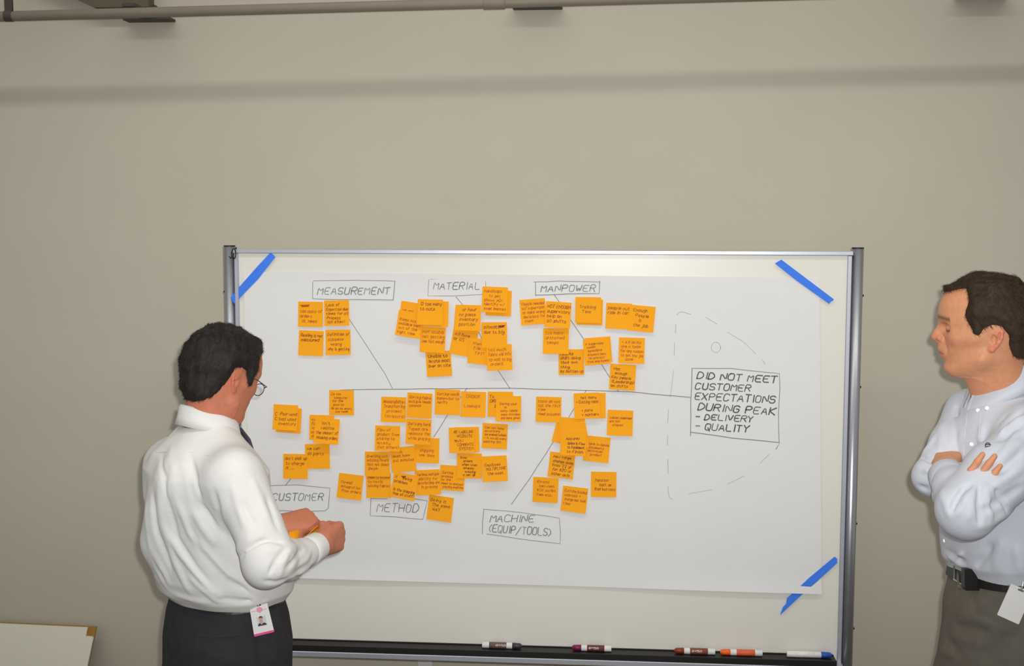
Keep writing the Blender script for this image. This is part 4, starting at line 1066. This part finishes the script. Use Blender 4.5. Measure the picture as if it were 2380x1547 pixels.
hr = mk('hair', place_head(Vg, C, R, HS), Fg, hairL_m, man, smooth=True)
Ng = vnormals(Vg, Fg); rad = np.linalg.norm(Vg-np.array((-0.01, 0, 0.05)), axis=1); keep = ((Vg-np.array((-0.01, 0, 0.04)))*Ng).sum(1) > 0.02
Ws, Fs = strands(Vg, Fg, Ng, 9000, 0.013, 5, keep)
ho = mk('hair_strands', place_head(Ws, C, R, HS), Fs, hairL_m, hr); ho['kind'] = 'stuff'
for s in (-1, 1):
    cw = C+HS*(R@np.array((0.0795, s*0.031, 0.0250))); Ge = Grid(cw-0.016, cw+0.016, 0.002); Ge.ell(cw, (0.0108,)*3, 0); Ve, Fe = Ge.mesh(); mk('eye', Ve, Fe, eye_m, man, smooth=True)
# glasses
gl = None
def loc(x, y, z): return C+HS*(R@np.array((x, y, z)))
gm = MB()
for s in (-1, 1):
    rim = [loc(0.118-0.012*abs(math.cos(t))*0-0.006*(abs(0.033+0.022*math.cos(t))/0.055)**2, s*(0.033+0.0225*math.cos(t)), 0.016+0.0165*math.sin(t)) for t in np.linspace(0, 2*math.pi, 25)]
    gm.tube(rim, 0.0011, 6, cap=False)
    gm.tube([loc(0.112, s*0.0555, 0.022), loc(0.108, s*0.0665, 0.024), loc(0.060, s*0.0765, 0.030), loc(0.0, s*0.0800, 0.034), loc(-0.030, s*0.082, 0.024)], 0.0013, 6)
gm.tube([loc(0.1175, -0.0105, 0.018), loc(0.121, 0, 0.021), loc(0.1175, 0.0105, 0.018)], 0.0011, 6)
gl = gm.build('eyeglasses', wire_m, man, smooth=True)
for s in (-1, 1):
    rim = [loc(0.118-0.006*(abs(0.033+0.0215*math.cos(t))/0.055)**2, s*(0.033+0.0215*math.cos(t)), 0.016+0.0157*math.sin(t)) for t in np.linspace(0, 2*math.pi, 24, endpoint=False)]
    mk('lens', rim, [tuple(range(24))], lens_m, gl)
# hands
fxr = nz(0.60*vr+0.78*vd+0.04*UP); fzr = nz(0.78*vr-0.60*vd+0.10*UP); fzr = nz(fzr-fxr*(fzr@fxr)); fyr = np.cross(fzr, fxr)
if fyr[2] < 0: fyr = -fyr
w0 = W(750, 1266, 0.018); Hh = Grid(w0-0.17, w0+0.17, 0.0023)
hand(Hh, w0, fxr, fyr, fzr, [(72, 88, 50), (76, 90, 50), (80, 90, 50), (84, 88, 50)], [(0.022, 0.026, -0.010), (0.048, 0.042, -0.024), (0.062, 0.036, -0.050), (0.060, 0.026, -0.072)], 0.92)
Vq, Fq = Hh.mesh(); acc.add(lap(Vq, Fq, 1, 0.4), Fq, np.array(lin(skinL)))
fxl = nz(0.97*vr+0.12*vd+0.10*UP); fzl = nz(0.82*UP-0.55*vd); fzl = nz(fzl-fxl*(fzl@fxl)); fyl = np.cross(fzl, fxl)
if fyl@vd > 0: fyl = -fyl
w1 = W(650, 1219, .115); Hh = Grid(w1-0.17, w1+0.17, 0.0023)
hand(Hh, w1, fxl, fyl, fzl, [(46, 60, 36), (54, 80, 44), (58, 86, 44), (62, 86, 44)], [(0.020, 0.028, -0.012), (0.046, 0.042, -0.022), (0.070, 0.034, -0.034), (0.088, 0.018, -0.040)], 0.92)
Vq, Fq = Hh.mesh(); acc.add(lap(Vq, Fq, 1, 0.4), Fq, np.array(lin(skinL)))
# limbs and trunk under the clothes
Gi = Grid(GL.lo, GL.lo+GL.h*(GL.n-1), GL.h*2); sub = body0[::2, ::2, ::2]; Gi.F = np.full(sub.shape, 1.0, np.float32); Gi.F[...] = sub+0.02; Gi.n = np.array(sub.shape)
Vi, Fi = Gi.mesh(); acc.add(Vi, Fi, np.array(lin(skinL)))
Gi = Grid(T.lo, T.lo+T.h*(T.n-1), T.h*2); sub = trou0[::2, ::2, ::2]; Gi.F = (sub+0.022).astype(np.float32).copy(); Gi.n = np.array(sub.shape)
Vi, Fi = Gi.mesh(); acc.add(Vi, Fi, np.array(lin(skinL)))
acc.build('body', skin_m, man)
# tie: knot, then a blade hanging off the chest
path = [(0.064, zz(985)), (0.086, zz(1003)), (0.106, zz(1030)), (0.118, zz(1070)), (0.131, zz(1140)), (0.150, zz(1230)), (0.205, zz(1320)), (0.226, zz(1346)), (0.232, zz(1364))]
wdt = [0.014, 0.016, 0.020, 0.024, 0.030, 0.038, 0.040, 0.030, 0.002]
Vt2 = []
for (xx, z_), w_ in zip(path, wdt):
    for yy, of in ((-w_, 0), (0, 0.004), (w_, 0), (0, -0.003)): Vt2.append(q(xx+of, yy-0.004, z_))
Ft2 = [(4*i+j, 4*i+(j+1) % 4, 4*i+4+(j+1) % 4, 4*i+4+j) for i in range(len(path)-1) for j in range(4)]+[(3, 2, 1, 0), tuple(4*(len(path)-1)+j for j in range(4))]
tie = mk('necktie', Vt2, Ft2, tie_m, man, smooth=True)
kn = q(0.074, -0.002, zz(992)); Gk = Grid(kn-0.035, kn+0.035, 0.003); Gk.seg(kn+UP*0.012, kn-UP*0.012, 0.020, 0.013, 0.0); Vk, Fk = Gk.mesh(); mk('knot', Vk, Fk, tie_m, tie, smooth=True)

# sticky notes held in the hands
def held(pts, label):
    v = [np.array(p) for p in pts]; nrm = nz(np.cross(v[1]-v[0], v[3]-v[0])); nn = 5; V = []; th_ = 0.0016
    for sgn in (0, 1):
        for j in range(nn+1):
            for i in range(nn+1):
                a, b = i/nn, j/nn; p = (v[0]*(1-a)+v[1]*a)*(1-b)+(v[3]*(1-a)+v[2]*a)*b
                V.append(p+nrm*(0.006*math.sin(a*3.0)*math.sin(b*2+0.5)+th_*sgn))
    k = nn+1; F = [(j*k+i, j*k+i+1, (j+1)*k+i+1, (j+1)*k+i) for j in range(nn) for i in range(nn)]; m_ = k*k
    F += [tuple(t+m_ for t in g[::-1]) for g in F]
    rim = [i for i in range(k)]+[(j+1)*k-1 for j in range(1, k)]+[k*k-1-i for i in range(1, k)]+[k*(k-1-j) for j in range(1, k-1)]
    F += [(rim[i], rim[i]+m_, rim[(i+1) % len(rim)]+m_, rim[(i+1) % len(rim)]) for i in range(len(rim))]
    o = mk('sticky_note', V, F, note_ms[1], None, origin=np.mean(v, axis=0))
    tag(o, label, 'sticky note', 'sticky notes in the hands')
held([W(738, 1222, .045), W(752, 1230, .075), W(722, 1256, .085), W(706, 1252, .055)], 'small curved pad of orange sticky notes pinched between both hands')
held([W(672, 1236, .06), W(694, 1232, .055), W(692, 1264, .06), W(670, 1264, .065)], 'loose orange sticky note hanging below the far hand against the sleeve')

# name badge on the hip
hp_ = T.hit(608, 1440); dep = float((hp_-CAM)@RW[1])-0.030
bd = tag(empty('id_badge', D(606, 1404, dep)), 'white photo name badge with a pink lower edge clipped to charcoal trousers', 'badge')
card([(580, 1412), (621, 1401), (637, 1466), (591, 1478)], dep, 0.0014, 'badge_card', white_m, bd)
pink = mat('badge_pink', (232, 84, 150), 0.5, noise=0.03, nscale=50); pink2 = mat('badge_pale_pink', (236, 160, 190), 0.5, noise=0.03, nscale=50)
card([(590, 1474), (636, 1463), (637, 1468), (592, 1479)], dep-0.0008, 0.0008, 'pink_edge', pink, bd)
card([(596+0, 1413), (602, 1410), (609, 1412), (610, 1419), (604, 1424), (597, 1421)], dep-0.0006, 0.0006, 'printed_emblem', pink2, bd)
card([(584, 1421), (597, 1418), (597, 1419), (584, 1422.5)], dep-0.0006, 0.0006, 'printed_rule', pink2, bd)
card([(609, 1416), (620, 1413), (620, 1414.5), (609, 1417.5)], dep-0.0006, 0.0006, 'printed_rule', pink2, bd)
card([(596, 1406), (606, 1403.5), (606.5, 1406.5), (596.5, 1409)], dep-0.0006, 0.0006, 'clip_slot', black_m, bd)
ph = card([(595, 1434), (616, 1429), (621, 1451), (600, 1457)], dep-0.0005, 0.0005, 'portrait_photo', mat('photo_grey', (214, 216, 220), 0.5, noise=0.03, nscale=60), bd)
card([(601.5, 1436), (606, 1434), (610, 1436), (611, 1444), (607.5, 1449), (603.5, 1446)], dep-0.0010, 0.0004, 'photo_face', mat('photo_skin', (206, 164, 140), 0.5, noise=0.05, nscale=80), ph)
card([(601, 1437), (603, 1431.5), (608, 1431), (611, 1436), (606, 1434.5)], dep-0.0012, 0.0004, 'photo_hair', mat('photo_hair', (70, 58, 50), 0.5, noise=0.05, nscale=80), ph)
card([(599.5, 1455), (601, 1449), (605, 1447.5), (608, 1451), (612, 1446), (618, 1447), (620, 1451)], dep-0.0011, 0.0004, 'photo_jacket', mat('photo_jacket', (60, 62, 70), 0.5, noise=0.05, nscale=80), ph)
MB().tube([D(601, 1407, dep-0.001), D(600, 1400, dep+0.001), D(599, 1394, dep+0.003)], 0.0025, 8).build('badge_clip', metal_m, bd)

# ================================================================== person in the pale blue shirt
D0 = 2.88
vr, vd = view_frame(2318)
ph_ = math.radians(28); f = -vr*math.cos(ph_)-vd*math.sin(ph_); l = np.array((-f[1], f[0], 0))
nb = W(2318, 895); B = ((nb[0], nb[1]), (f[0], f[1]), (l[0], l[1]))
man = empty('person', (nb[0], nb[1], 0))
tag(man, 'person in pale blue button-down shirt standing with arms crossed, in profile', 'person')
zz = lambda py: W(2318, py)[2]
q = lambda x, y, z: np.array((nb[0]+f[0]*x+l[0]*y, nb[1]+f[1]*x+l[1]*y, z))
secs = [(zz(1348), -.034, .108, .156), (zz(1332), -.034, .115, .162), (zz(1315), -.032, .124, .170), (zz(1275), -.030, .127, .174), (zz(1200), -.024, .126, .180), (zz(1100), -.010, .124, .186), (zz(1020), -.008, .120, .186),
        (zz(975), -.014, .104, .162), (zz(945), -.018, .088, .122), (zz(922), -.018, .074, .090), (zz(900), -.018, .066, .070), (zz(880), -.018, .060, .062)]
G = Grid((nb[0]-0.34, nb[1]-0.42, zz(1365)), (nb[0]+0.34, nb[1]+0.34, zz(862)), 0.0037)
loft(G, B, secs, 0.0, 0.10)
Sn, En, Wn = W(2400, 1012, -.135), W(2240, 1188, -.265), W(2204, 1113, -.130)
Sf, Ef, Wf = W(2250, 962, .085), W(2170, 1108, -.03), W(2235, 1112, -.10)
for s, S_, E_ in ((1, Sn, En), (-1, Sf, Ef)):
    G.seg(q(-0.02, s*0.07, zz(948)), S_+UP*0.004, 0.034, 0.055 if s < 0 else 0.064, 0.045)
G.chain([Sn, Sn*0.5+En*0.5, En], [.078, .070, .064], 0.02)
G.chain([En, En*0.4+Wn*0.6, Wn], [.060, .050, .040], 0.012)
G.chain([Sf, Sf*0.5+Ef*0.5, Ef], [.056, .050, .045], 0.014)
G.chain([Ef, Wf], [.045, .036], 0.010)
body0 = G.F.copy()
for pl, amp, w in [
    ([(2378, 952), (2352, 970), (2328, 992)], -.010, .008), ([(2378, 982), (2350, 1000), (2322, 1024)], -.010, .008), ([(2378, 966), (2350, 984), (2322, 1008)], .009, .009), ([(2378, 1020), (2345, 1045), (2310, 1075)], .009, .010),
    ([(2378, 1046), (2345, 1078), (2318, 1110)], -.006, .009), ([(2375, 1085), (2330, 1115), (2280, 1150)], .010, .011), ([(2375, 1130), (2330, 1158), (2280, 1190)], -.008, .010), ([(2372, 1170), (2325, 1200), (2270, 1225)], .008, .010),
    ([(2211, 1190), (2224, 1160), (2246, 1128)], -.012, .007), ([(2222, 1200), (2238, 1165), (2258, 1135)], .010, .008), ([(2212, 1205), (2200, 1170), (2190, 1140)], .007, .009),
    ([(2199, 1287), (2218, 1302), (2240, 1317)], .009, .007), ([(2196, 1278), (2215, 1290), (2245, 1306)], -.007, .007), ([(2330, 1255), (2322, 1290), (2318, 1325)], .010, .012), ([(2305, 1260), (2290, 1290), (2270, 1318)], -.007, .011),
    ([(2360, 1270), (2366, 1300), (2372, 1330)], .007, .012), ([(2140, 1063), (2160, 1072), (2178, 1078)], -.007, .007), ([(2132, 1085), (2150, 1092), (2168, 1092)], .006, .008), ([(2135, 1128), (2152, 1134), (2166, 1140)], -.007, .007),
    ([(2192, 980), (2188, 1020), (2186, 1050)], .006, .010), ([(2210, 990), (2212, 1030), (2214, 1052)], .006, .009), ([(2228, 900), (2224, 940), (2226, 975)], -.006, .009), ([(2175, 1010), (2160, 1035), (2146, 1055)], .005, .010),
    ([(2262, 1120), (2238, 1150), (2226, 1186)], -.008, .007), ([(2268, 1124), (2256, 1165), (2250, 1210)], .007, .008), ([(2276, 1126), (2274, 1170), (2276, 1222)], -.008, .007), ([(2288, 1126), (2296, 1165), (2304, 1214)], .007, .008),
    ([(2300, 1122), (2322, 1152), (2340, 1190)], -.007, .008), ([(2366, 1000), (2346, 1030), (2330, 1066)], .006, .008), ([(2340, 960), (2316, 980), (2300, 1005)], -.006, .008), ([(2232, 960), (2236, 1010), (2238, 1060)], .004, .010), ([(2282, 980), (2276, 1020), (2270, 1060)], .004, .010), ([(2240, 1260), (2228, 1290), (2226, 1315)], .006, .010)]:
    G.fold(pl, amp*1.35, w*0.85)
x, y, z = G.pts(G.sl(G.lo, G.lo+G.h*G.n)); rum = 0
for _ in range(9):
    k = RNG.normal(size=3)*np.array((28, 28, 18)); rum = rum+np.sin(k[0]*x+k[1]*y+k[2]*z+RNG.uniform(0, 6.28))
G.F += (rum*0.0010).astype(np.float32)
G.seg(q(-0.018, 0, zz(915)), q(-0.008, 0, zz(840)), 0.056, 0.056, 0.006, sub=True)
V, F = G.mesh(); V = lap(V, F, 1, 0.5); GR = G
shirt = mk('shirt', V, F, shirtR_m, man, smooth=True)
cc = q(-0.012, 0, zz(852)); Vc, Fc = collar(cc, f, l, 0.064, 0.066, 0.044, 0.052, 0.030, 0.10, 0.030)
mk('collar', Vc, Fc, shirtR_m, shirt, smooth=True)
dn = nz(Wn-(En*0.5+Wn*0.5)); Vc, Fc = lathe(Wn-dn*0.036, dn, [(0, .036), (0.0005, .043), (0.03, .0425), (0.058, .041), (0.061, .039), (0.061, .034), (0.03, .032)])
mk('cuff', Vc, Fc, shirtR_m, shirt, smooth=True)
btn = mat('shirt_button', (238, 238, 236), 0.35, noise=0.02, nscale=60)
seam_m = shirtR_m
for dx_ in (-16, 16): strip_on(G, [(2264+dx_, 955), (2262+dx_, 975), (2257+dx_, 1030), (2256+dx_, 1058)], 0.0014, 0.0016, 'placket_seam', seam_m, shirt)
for bx_, by_ in ((2273, 953), (2294, 948), (2258, 1032), (2196, 1256)):
    hpt = G.hit(bx_, by_)
    if hpt is not None: disc(hpt+(CAM-hpt)*0.0012, CAM-hpt, 0.0048, 0.0016, 'button', btn, shirt)
hpt = G.hit(2296, 1035); emb = mat('embroidery_dark', (70, 72, 82), 0.8, noise=0.1, nscale=100)
if hpt is not None:
    n_ = nz(CAM-hpt); u_ = nz(np.cross(UP, n_)); w_ = np.cross(n_, u_); c_ = hpt+n_*0.0030; m_ = MB()
    m_.tube([c_+u_*0.0052*math.cos(t)+w_*0.0062*math.sin(t) for t in np.linspace(0.6, 5.9, 16)], 0.0011, 6)
    m_.tube([c_-u_*0.006+w_*0.001, c_+w_*0.003, c_+u_*0.006+w_*0.002], 0.0013, 6)
    m_.tube([c_-u_*0.005-w_*0.003, c_+u_*0.005-w_*0.0015], 0.0012, 6)
    m_.build('chest_emblem', emb, shirt)
# trousers
tz = zz
tsecs = [(0.80, -.025, .120, .172), (tz(1640), -.026, .126, .178), (tz(1547), -.030, .124, .176), (tz(1480), -.036, .122, .174), (tz(1420), -.032, .118, .170), (tz(1365), -.034, .110, .158), (tz(1325), -.034, .104, .152)]
T = Grid((nb[0]-0.34, nb[1]-0.36, 0.03), (nb[0]+0.34, nb[1]+0.34, tz(1315)), 0.0062)
loft(T, B, tsecs, 0.0, 0.10); kx = {-1: .01, 1: -.03}; axx = {-1: .0, 1: -.06}
legs(T, B, 0.86, -.025, kx, axx, 0.092, 0.100)
trou0 = T.F.copy()
for pl, amp, w in [([(2260, 1380), (2262, 1405), (2280, 1428), (2320, 1440)], -.004, .006), ([(2230, 1430), (2270, 1436), (2310, 1450)], .005, .010), ([(2215, 1450), (2260, 1462), (2310, 1470)], -.005, .009), ([(2210, 1475), (2250, 1490), (2300, 1500)], .005, .010),
                   ([(2370, 1460), (2320, 1500), (2280, 1540)], -.006, .012), ([(2195, 1480), (2215, 1500), (2230, 1520)], -.006, .009), ([(2180, 1510), (2205, 1520), (2225, 1525)], .005, .009)]: T.fold(pl, amp, w)
Vt, Ft = T.mesh(); Vt = lap(Vt, Ft, 2, 0.5)
tro = mk('trousers', Vt, Ft, trouR_m, man, smooth=True)
strip_on(T, [(2254, 1378), (2258, 1404), (2276, 1426), (2310, 1438)], 0.003, 0.0034, 'pocket_seam', trouR_m, tro)
Vb, Fb = ring(B, tsecs, tz(1360), tz(1322), 0.0025, tilt=0.10)
belt = mk('belt', Vb, Fb, leather_m, man)
for px_ in (2230, 2350):
    strip_on(T, [(px_, 1320), (px_-1, 1345), (px_, 1366)], 0.010, 0.0085, 'belt_loop', trouR_m, tro)
bk = q(.080, 0.0, tz(1344)); fb = np.array((f[0], f[1], 0)); lb_ = np.array((l[0], l[1], 0)); m_ = MB()
m_.tube([bk+lb_*a+UP*b for a, b in ((-.022, -.018), (.022, -.018), (.022, .018), (-.022, .018), (-.022, -.018))], 0.003, 8)
m_.build('buckle', metal_m, belt)
for s in (-1, 1): shoe(B, axx[s], s*0.115, man)
# head
head_yaw = math.atan2(-vr[1], -vr[0])+math.radians(0)
R = frame_head(head_yaw, math.radians(2), 0); HS = 0.965
C = W(2164, 781, 0.0)-HS*(R@np.array((0.129, 0.0, 0.004)))
ntl = R.T@(q(-0.018, 0, zz(945))-C)/HS
Gh, skull = build_head(0.0021, ntl, 0.060, ear=0.86)
Vh, Fh = Gh.mesh(); Vh = lap(Vh, Fh, 1, 0.3)
acc = Acc(); skinR = (214, 150, 112)
acc.add(place_head(Vh, C, R, HS), Fh, skin_colours(Vh, skinR, (180, 100, 86), (220, 130, 106), (96, 62, 40), ear_mask(Gh, skull, Vh), 0.6, 0.3))
polyR = [(0.125, 0.108), (0.100, 0.113), (0.080, 0.120), (0.056, 0.124), (0.049, 0.100), (0.054, 0.074), (0.042, 0.046), (0.030, 0.018), (0.018, 0.014), (0.006, 0.032), (-0.0135, 0.040), (-0.034, 0.034), (-0.048, 0.012),
         (-0.052, -0.026), (-0.060, -0.042), (-0.075, -0.048), (-0.16, -0.040), (-0.16, 0.22), (0.125, 0.22)]
Vg, Fg = hair_mesh(Gh, skull, polyR, 0.010, 0.014, 9, 0.0025)
hr = mk('hair', place_head(Vg, C, R, HS), Fg, hairR_m, man, smooth=True)
Ng = vnormals(Vg, Fg); keep = ((Vg-np.array((-0.01, 0, 0.04)))*Ng).sum(1) > 0.02
Ws, Fs = strands(Vg, Fg, Ng, 9000, 0.014, 6, keep)
ho = mk('hair_strands', place_head(Ws, C, R, HS), Fs, hairR_m, hr); ho['kind'] = 'stuff'
for s in (-1, 1):
    cw = C+HS*(R@np.array((0.0795, s*0.031, 0.0245))); Ge = Grid(cw-0.016, cw+0.016, 0.002); Ge.ell(cw, (0.0114,)*3, 0); Ve, Fe = Ge.mesh(); mk('eye', Ve, Fe, eye_m, man, smooth=True)
# hand of the near arm, tucked behind the far upper arm
fx1 = nz(0.90*vd+0.16*UP); fz1 = nz(UP-0.1*vr); fz1 = nz(fz1-fx1*(fz1@fx1)); fy1 = np.cross(fz1, fx1)
w0 = W(2200, 1080, -.095); Hh = Grid(w0-0.17, w0+0.19, 0.0025)
hand(Hh, w0, fx1, fy1, fz1, [(12, 15, 8)]*4, [(0.022, 0.020, -0.012), (0.048, 0.026, -0.022), (0.072, 0.024, -0.030), (0.092, 0.018, -0.034)], 0.78)
Vq, Fq = Hh.mesh(); acc.add(lap(Vq, Fq, 1, 0.4), Fq, np.array(lin(skinR)))
# hand of the far arm, finger ends showing over the near upper arm
fx2 = nz(0.80*vr+0.50*UP-0.28*vd); fz2 = nz(-0.9*vd-0.3*vr+0.1*UP); fz2 = nz(fz2-fx2*(fz2@fx2)); fy2 = np.cross(fz2, fx2)
if fy2[2] < 0: fy2 = -fy2
tip = GR.hit(2304, 1087); bas = GR.hit(2278, 1120); toc = nz(CAM-tip)
fx2 = nz((tip+toc*0.008)-(bas-toc*0.030)); fz2 = nz(toc-fx2*(toc@fx2)); fy2 = np.cross(fz2, fx2)
if fy2[2] < 0: fy2 = -fy2
w1 = tip+toc*0.007-fx2*0.152; Hh = Grid(w1-0.19, w1+0.19, 0.0025)
hand(Hh, w1, fx2, fy2, fz2, [(0, 4, 5), (0, 4, 5), (0, 5, 5), (2, 5, 5)], [(0.022, 0.026, -0.010), (0.048, 0.046, -0.018), (0.072, 0.050, -0.024), (0.092, 0.048, -0.028)], 0.92)
xq, yq, zq = Hh.pts(Hh.sl(Hh.lo, Hh.lo+Hh.h*Hh.n)); Hh.F = np.maximum(Hh.F, (0.106-((xq-w1[0])*fx2[0]+(yq-w1[1])*fx2[1]+(zq-w1[2])*fx2[2])).astype(np.float32))
Vq, Fq = Hh.mesh(); acc.add(lap(Vq, Fq, 1, 0.4), Fq, np.array(lin(skinR)))
Gi = Grid(GR.lo, GR.lo+GR.h*(GR.n-1), GR.h*2); sub = body0[::2, ::2, ::2]; Gi.F = (sub+0.02).astype(np.float32).copy(); Gi.n = np.array(sub.shape)
Vi, Fi = Gi.mesh(); acc.add(Vi, Fi, np.array(lin(skinR)))
Gi = Grid(T.lo, T.lo+T.h*(T.n-1), T.h*2); sub = trou0[::2, ::2, ::2]; Gi.F = (sub+0.022).astype(np.float32).copy(); Gi.n = np.array(sub.shape)
Vi, Fi = Gi.mesh(); acc.add(Vi, Fi, np.array(lin(skinR)))
acc.build('body', skin_m, man)
# belt pouch and badge
hp_ = T.hit(2268, 1346); dep = float((hp_-CAM)@RW[1])
pc = card([(2242, 1322), (2292, 1322), (2292, 1368), (2288, 1372), (2246, 1372), (2242, 1366)], dep-0.016, 0.020, 'belt_pouch', leather_m, None, D(2268, 1346, dep))
tag(pc, 'black leather phone pouch on the belt of the person with crossed arms', 'pouch')
hp_ = T.hit(2345, 1400); dep = float((hp_-CAM)@RW[1])-0.034 if hp_ is not None else D0-0.17
bd = tag(empty('id_badge', D(2375, 1368, dep)), 'blank white tilted badge card hanging from the belt beside grey brown trousers', 'badge')
card([(2350, 1356), (2401, 1376), (2368, 1450), (2366, 1450), (2319, 1429), (2318, 1427)], dep, 0.0014, 'badge_card', white_m, bd)
card([(2367, 1367), (2380, 1372), (2379, 1376), (2366, 1371)], dep-0.0006, 0.0006, 'clip_slot', mat('slot_grey', (110, 108, 104), 0.6, noise=0.05, nscale=50), bd)
MB().tube([D(2373, 1371, dep-0.001), D(2376, 1362, dep+0.002), D(2378, 1352, dep+0.004)], 0.0025, 8).build('badge_clip', metal_m, bd)
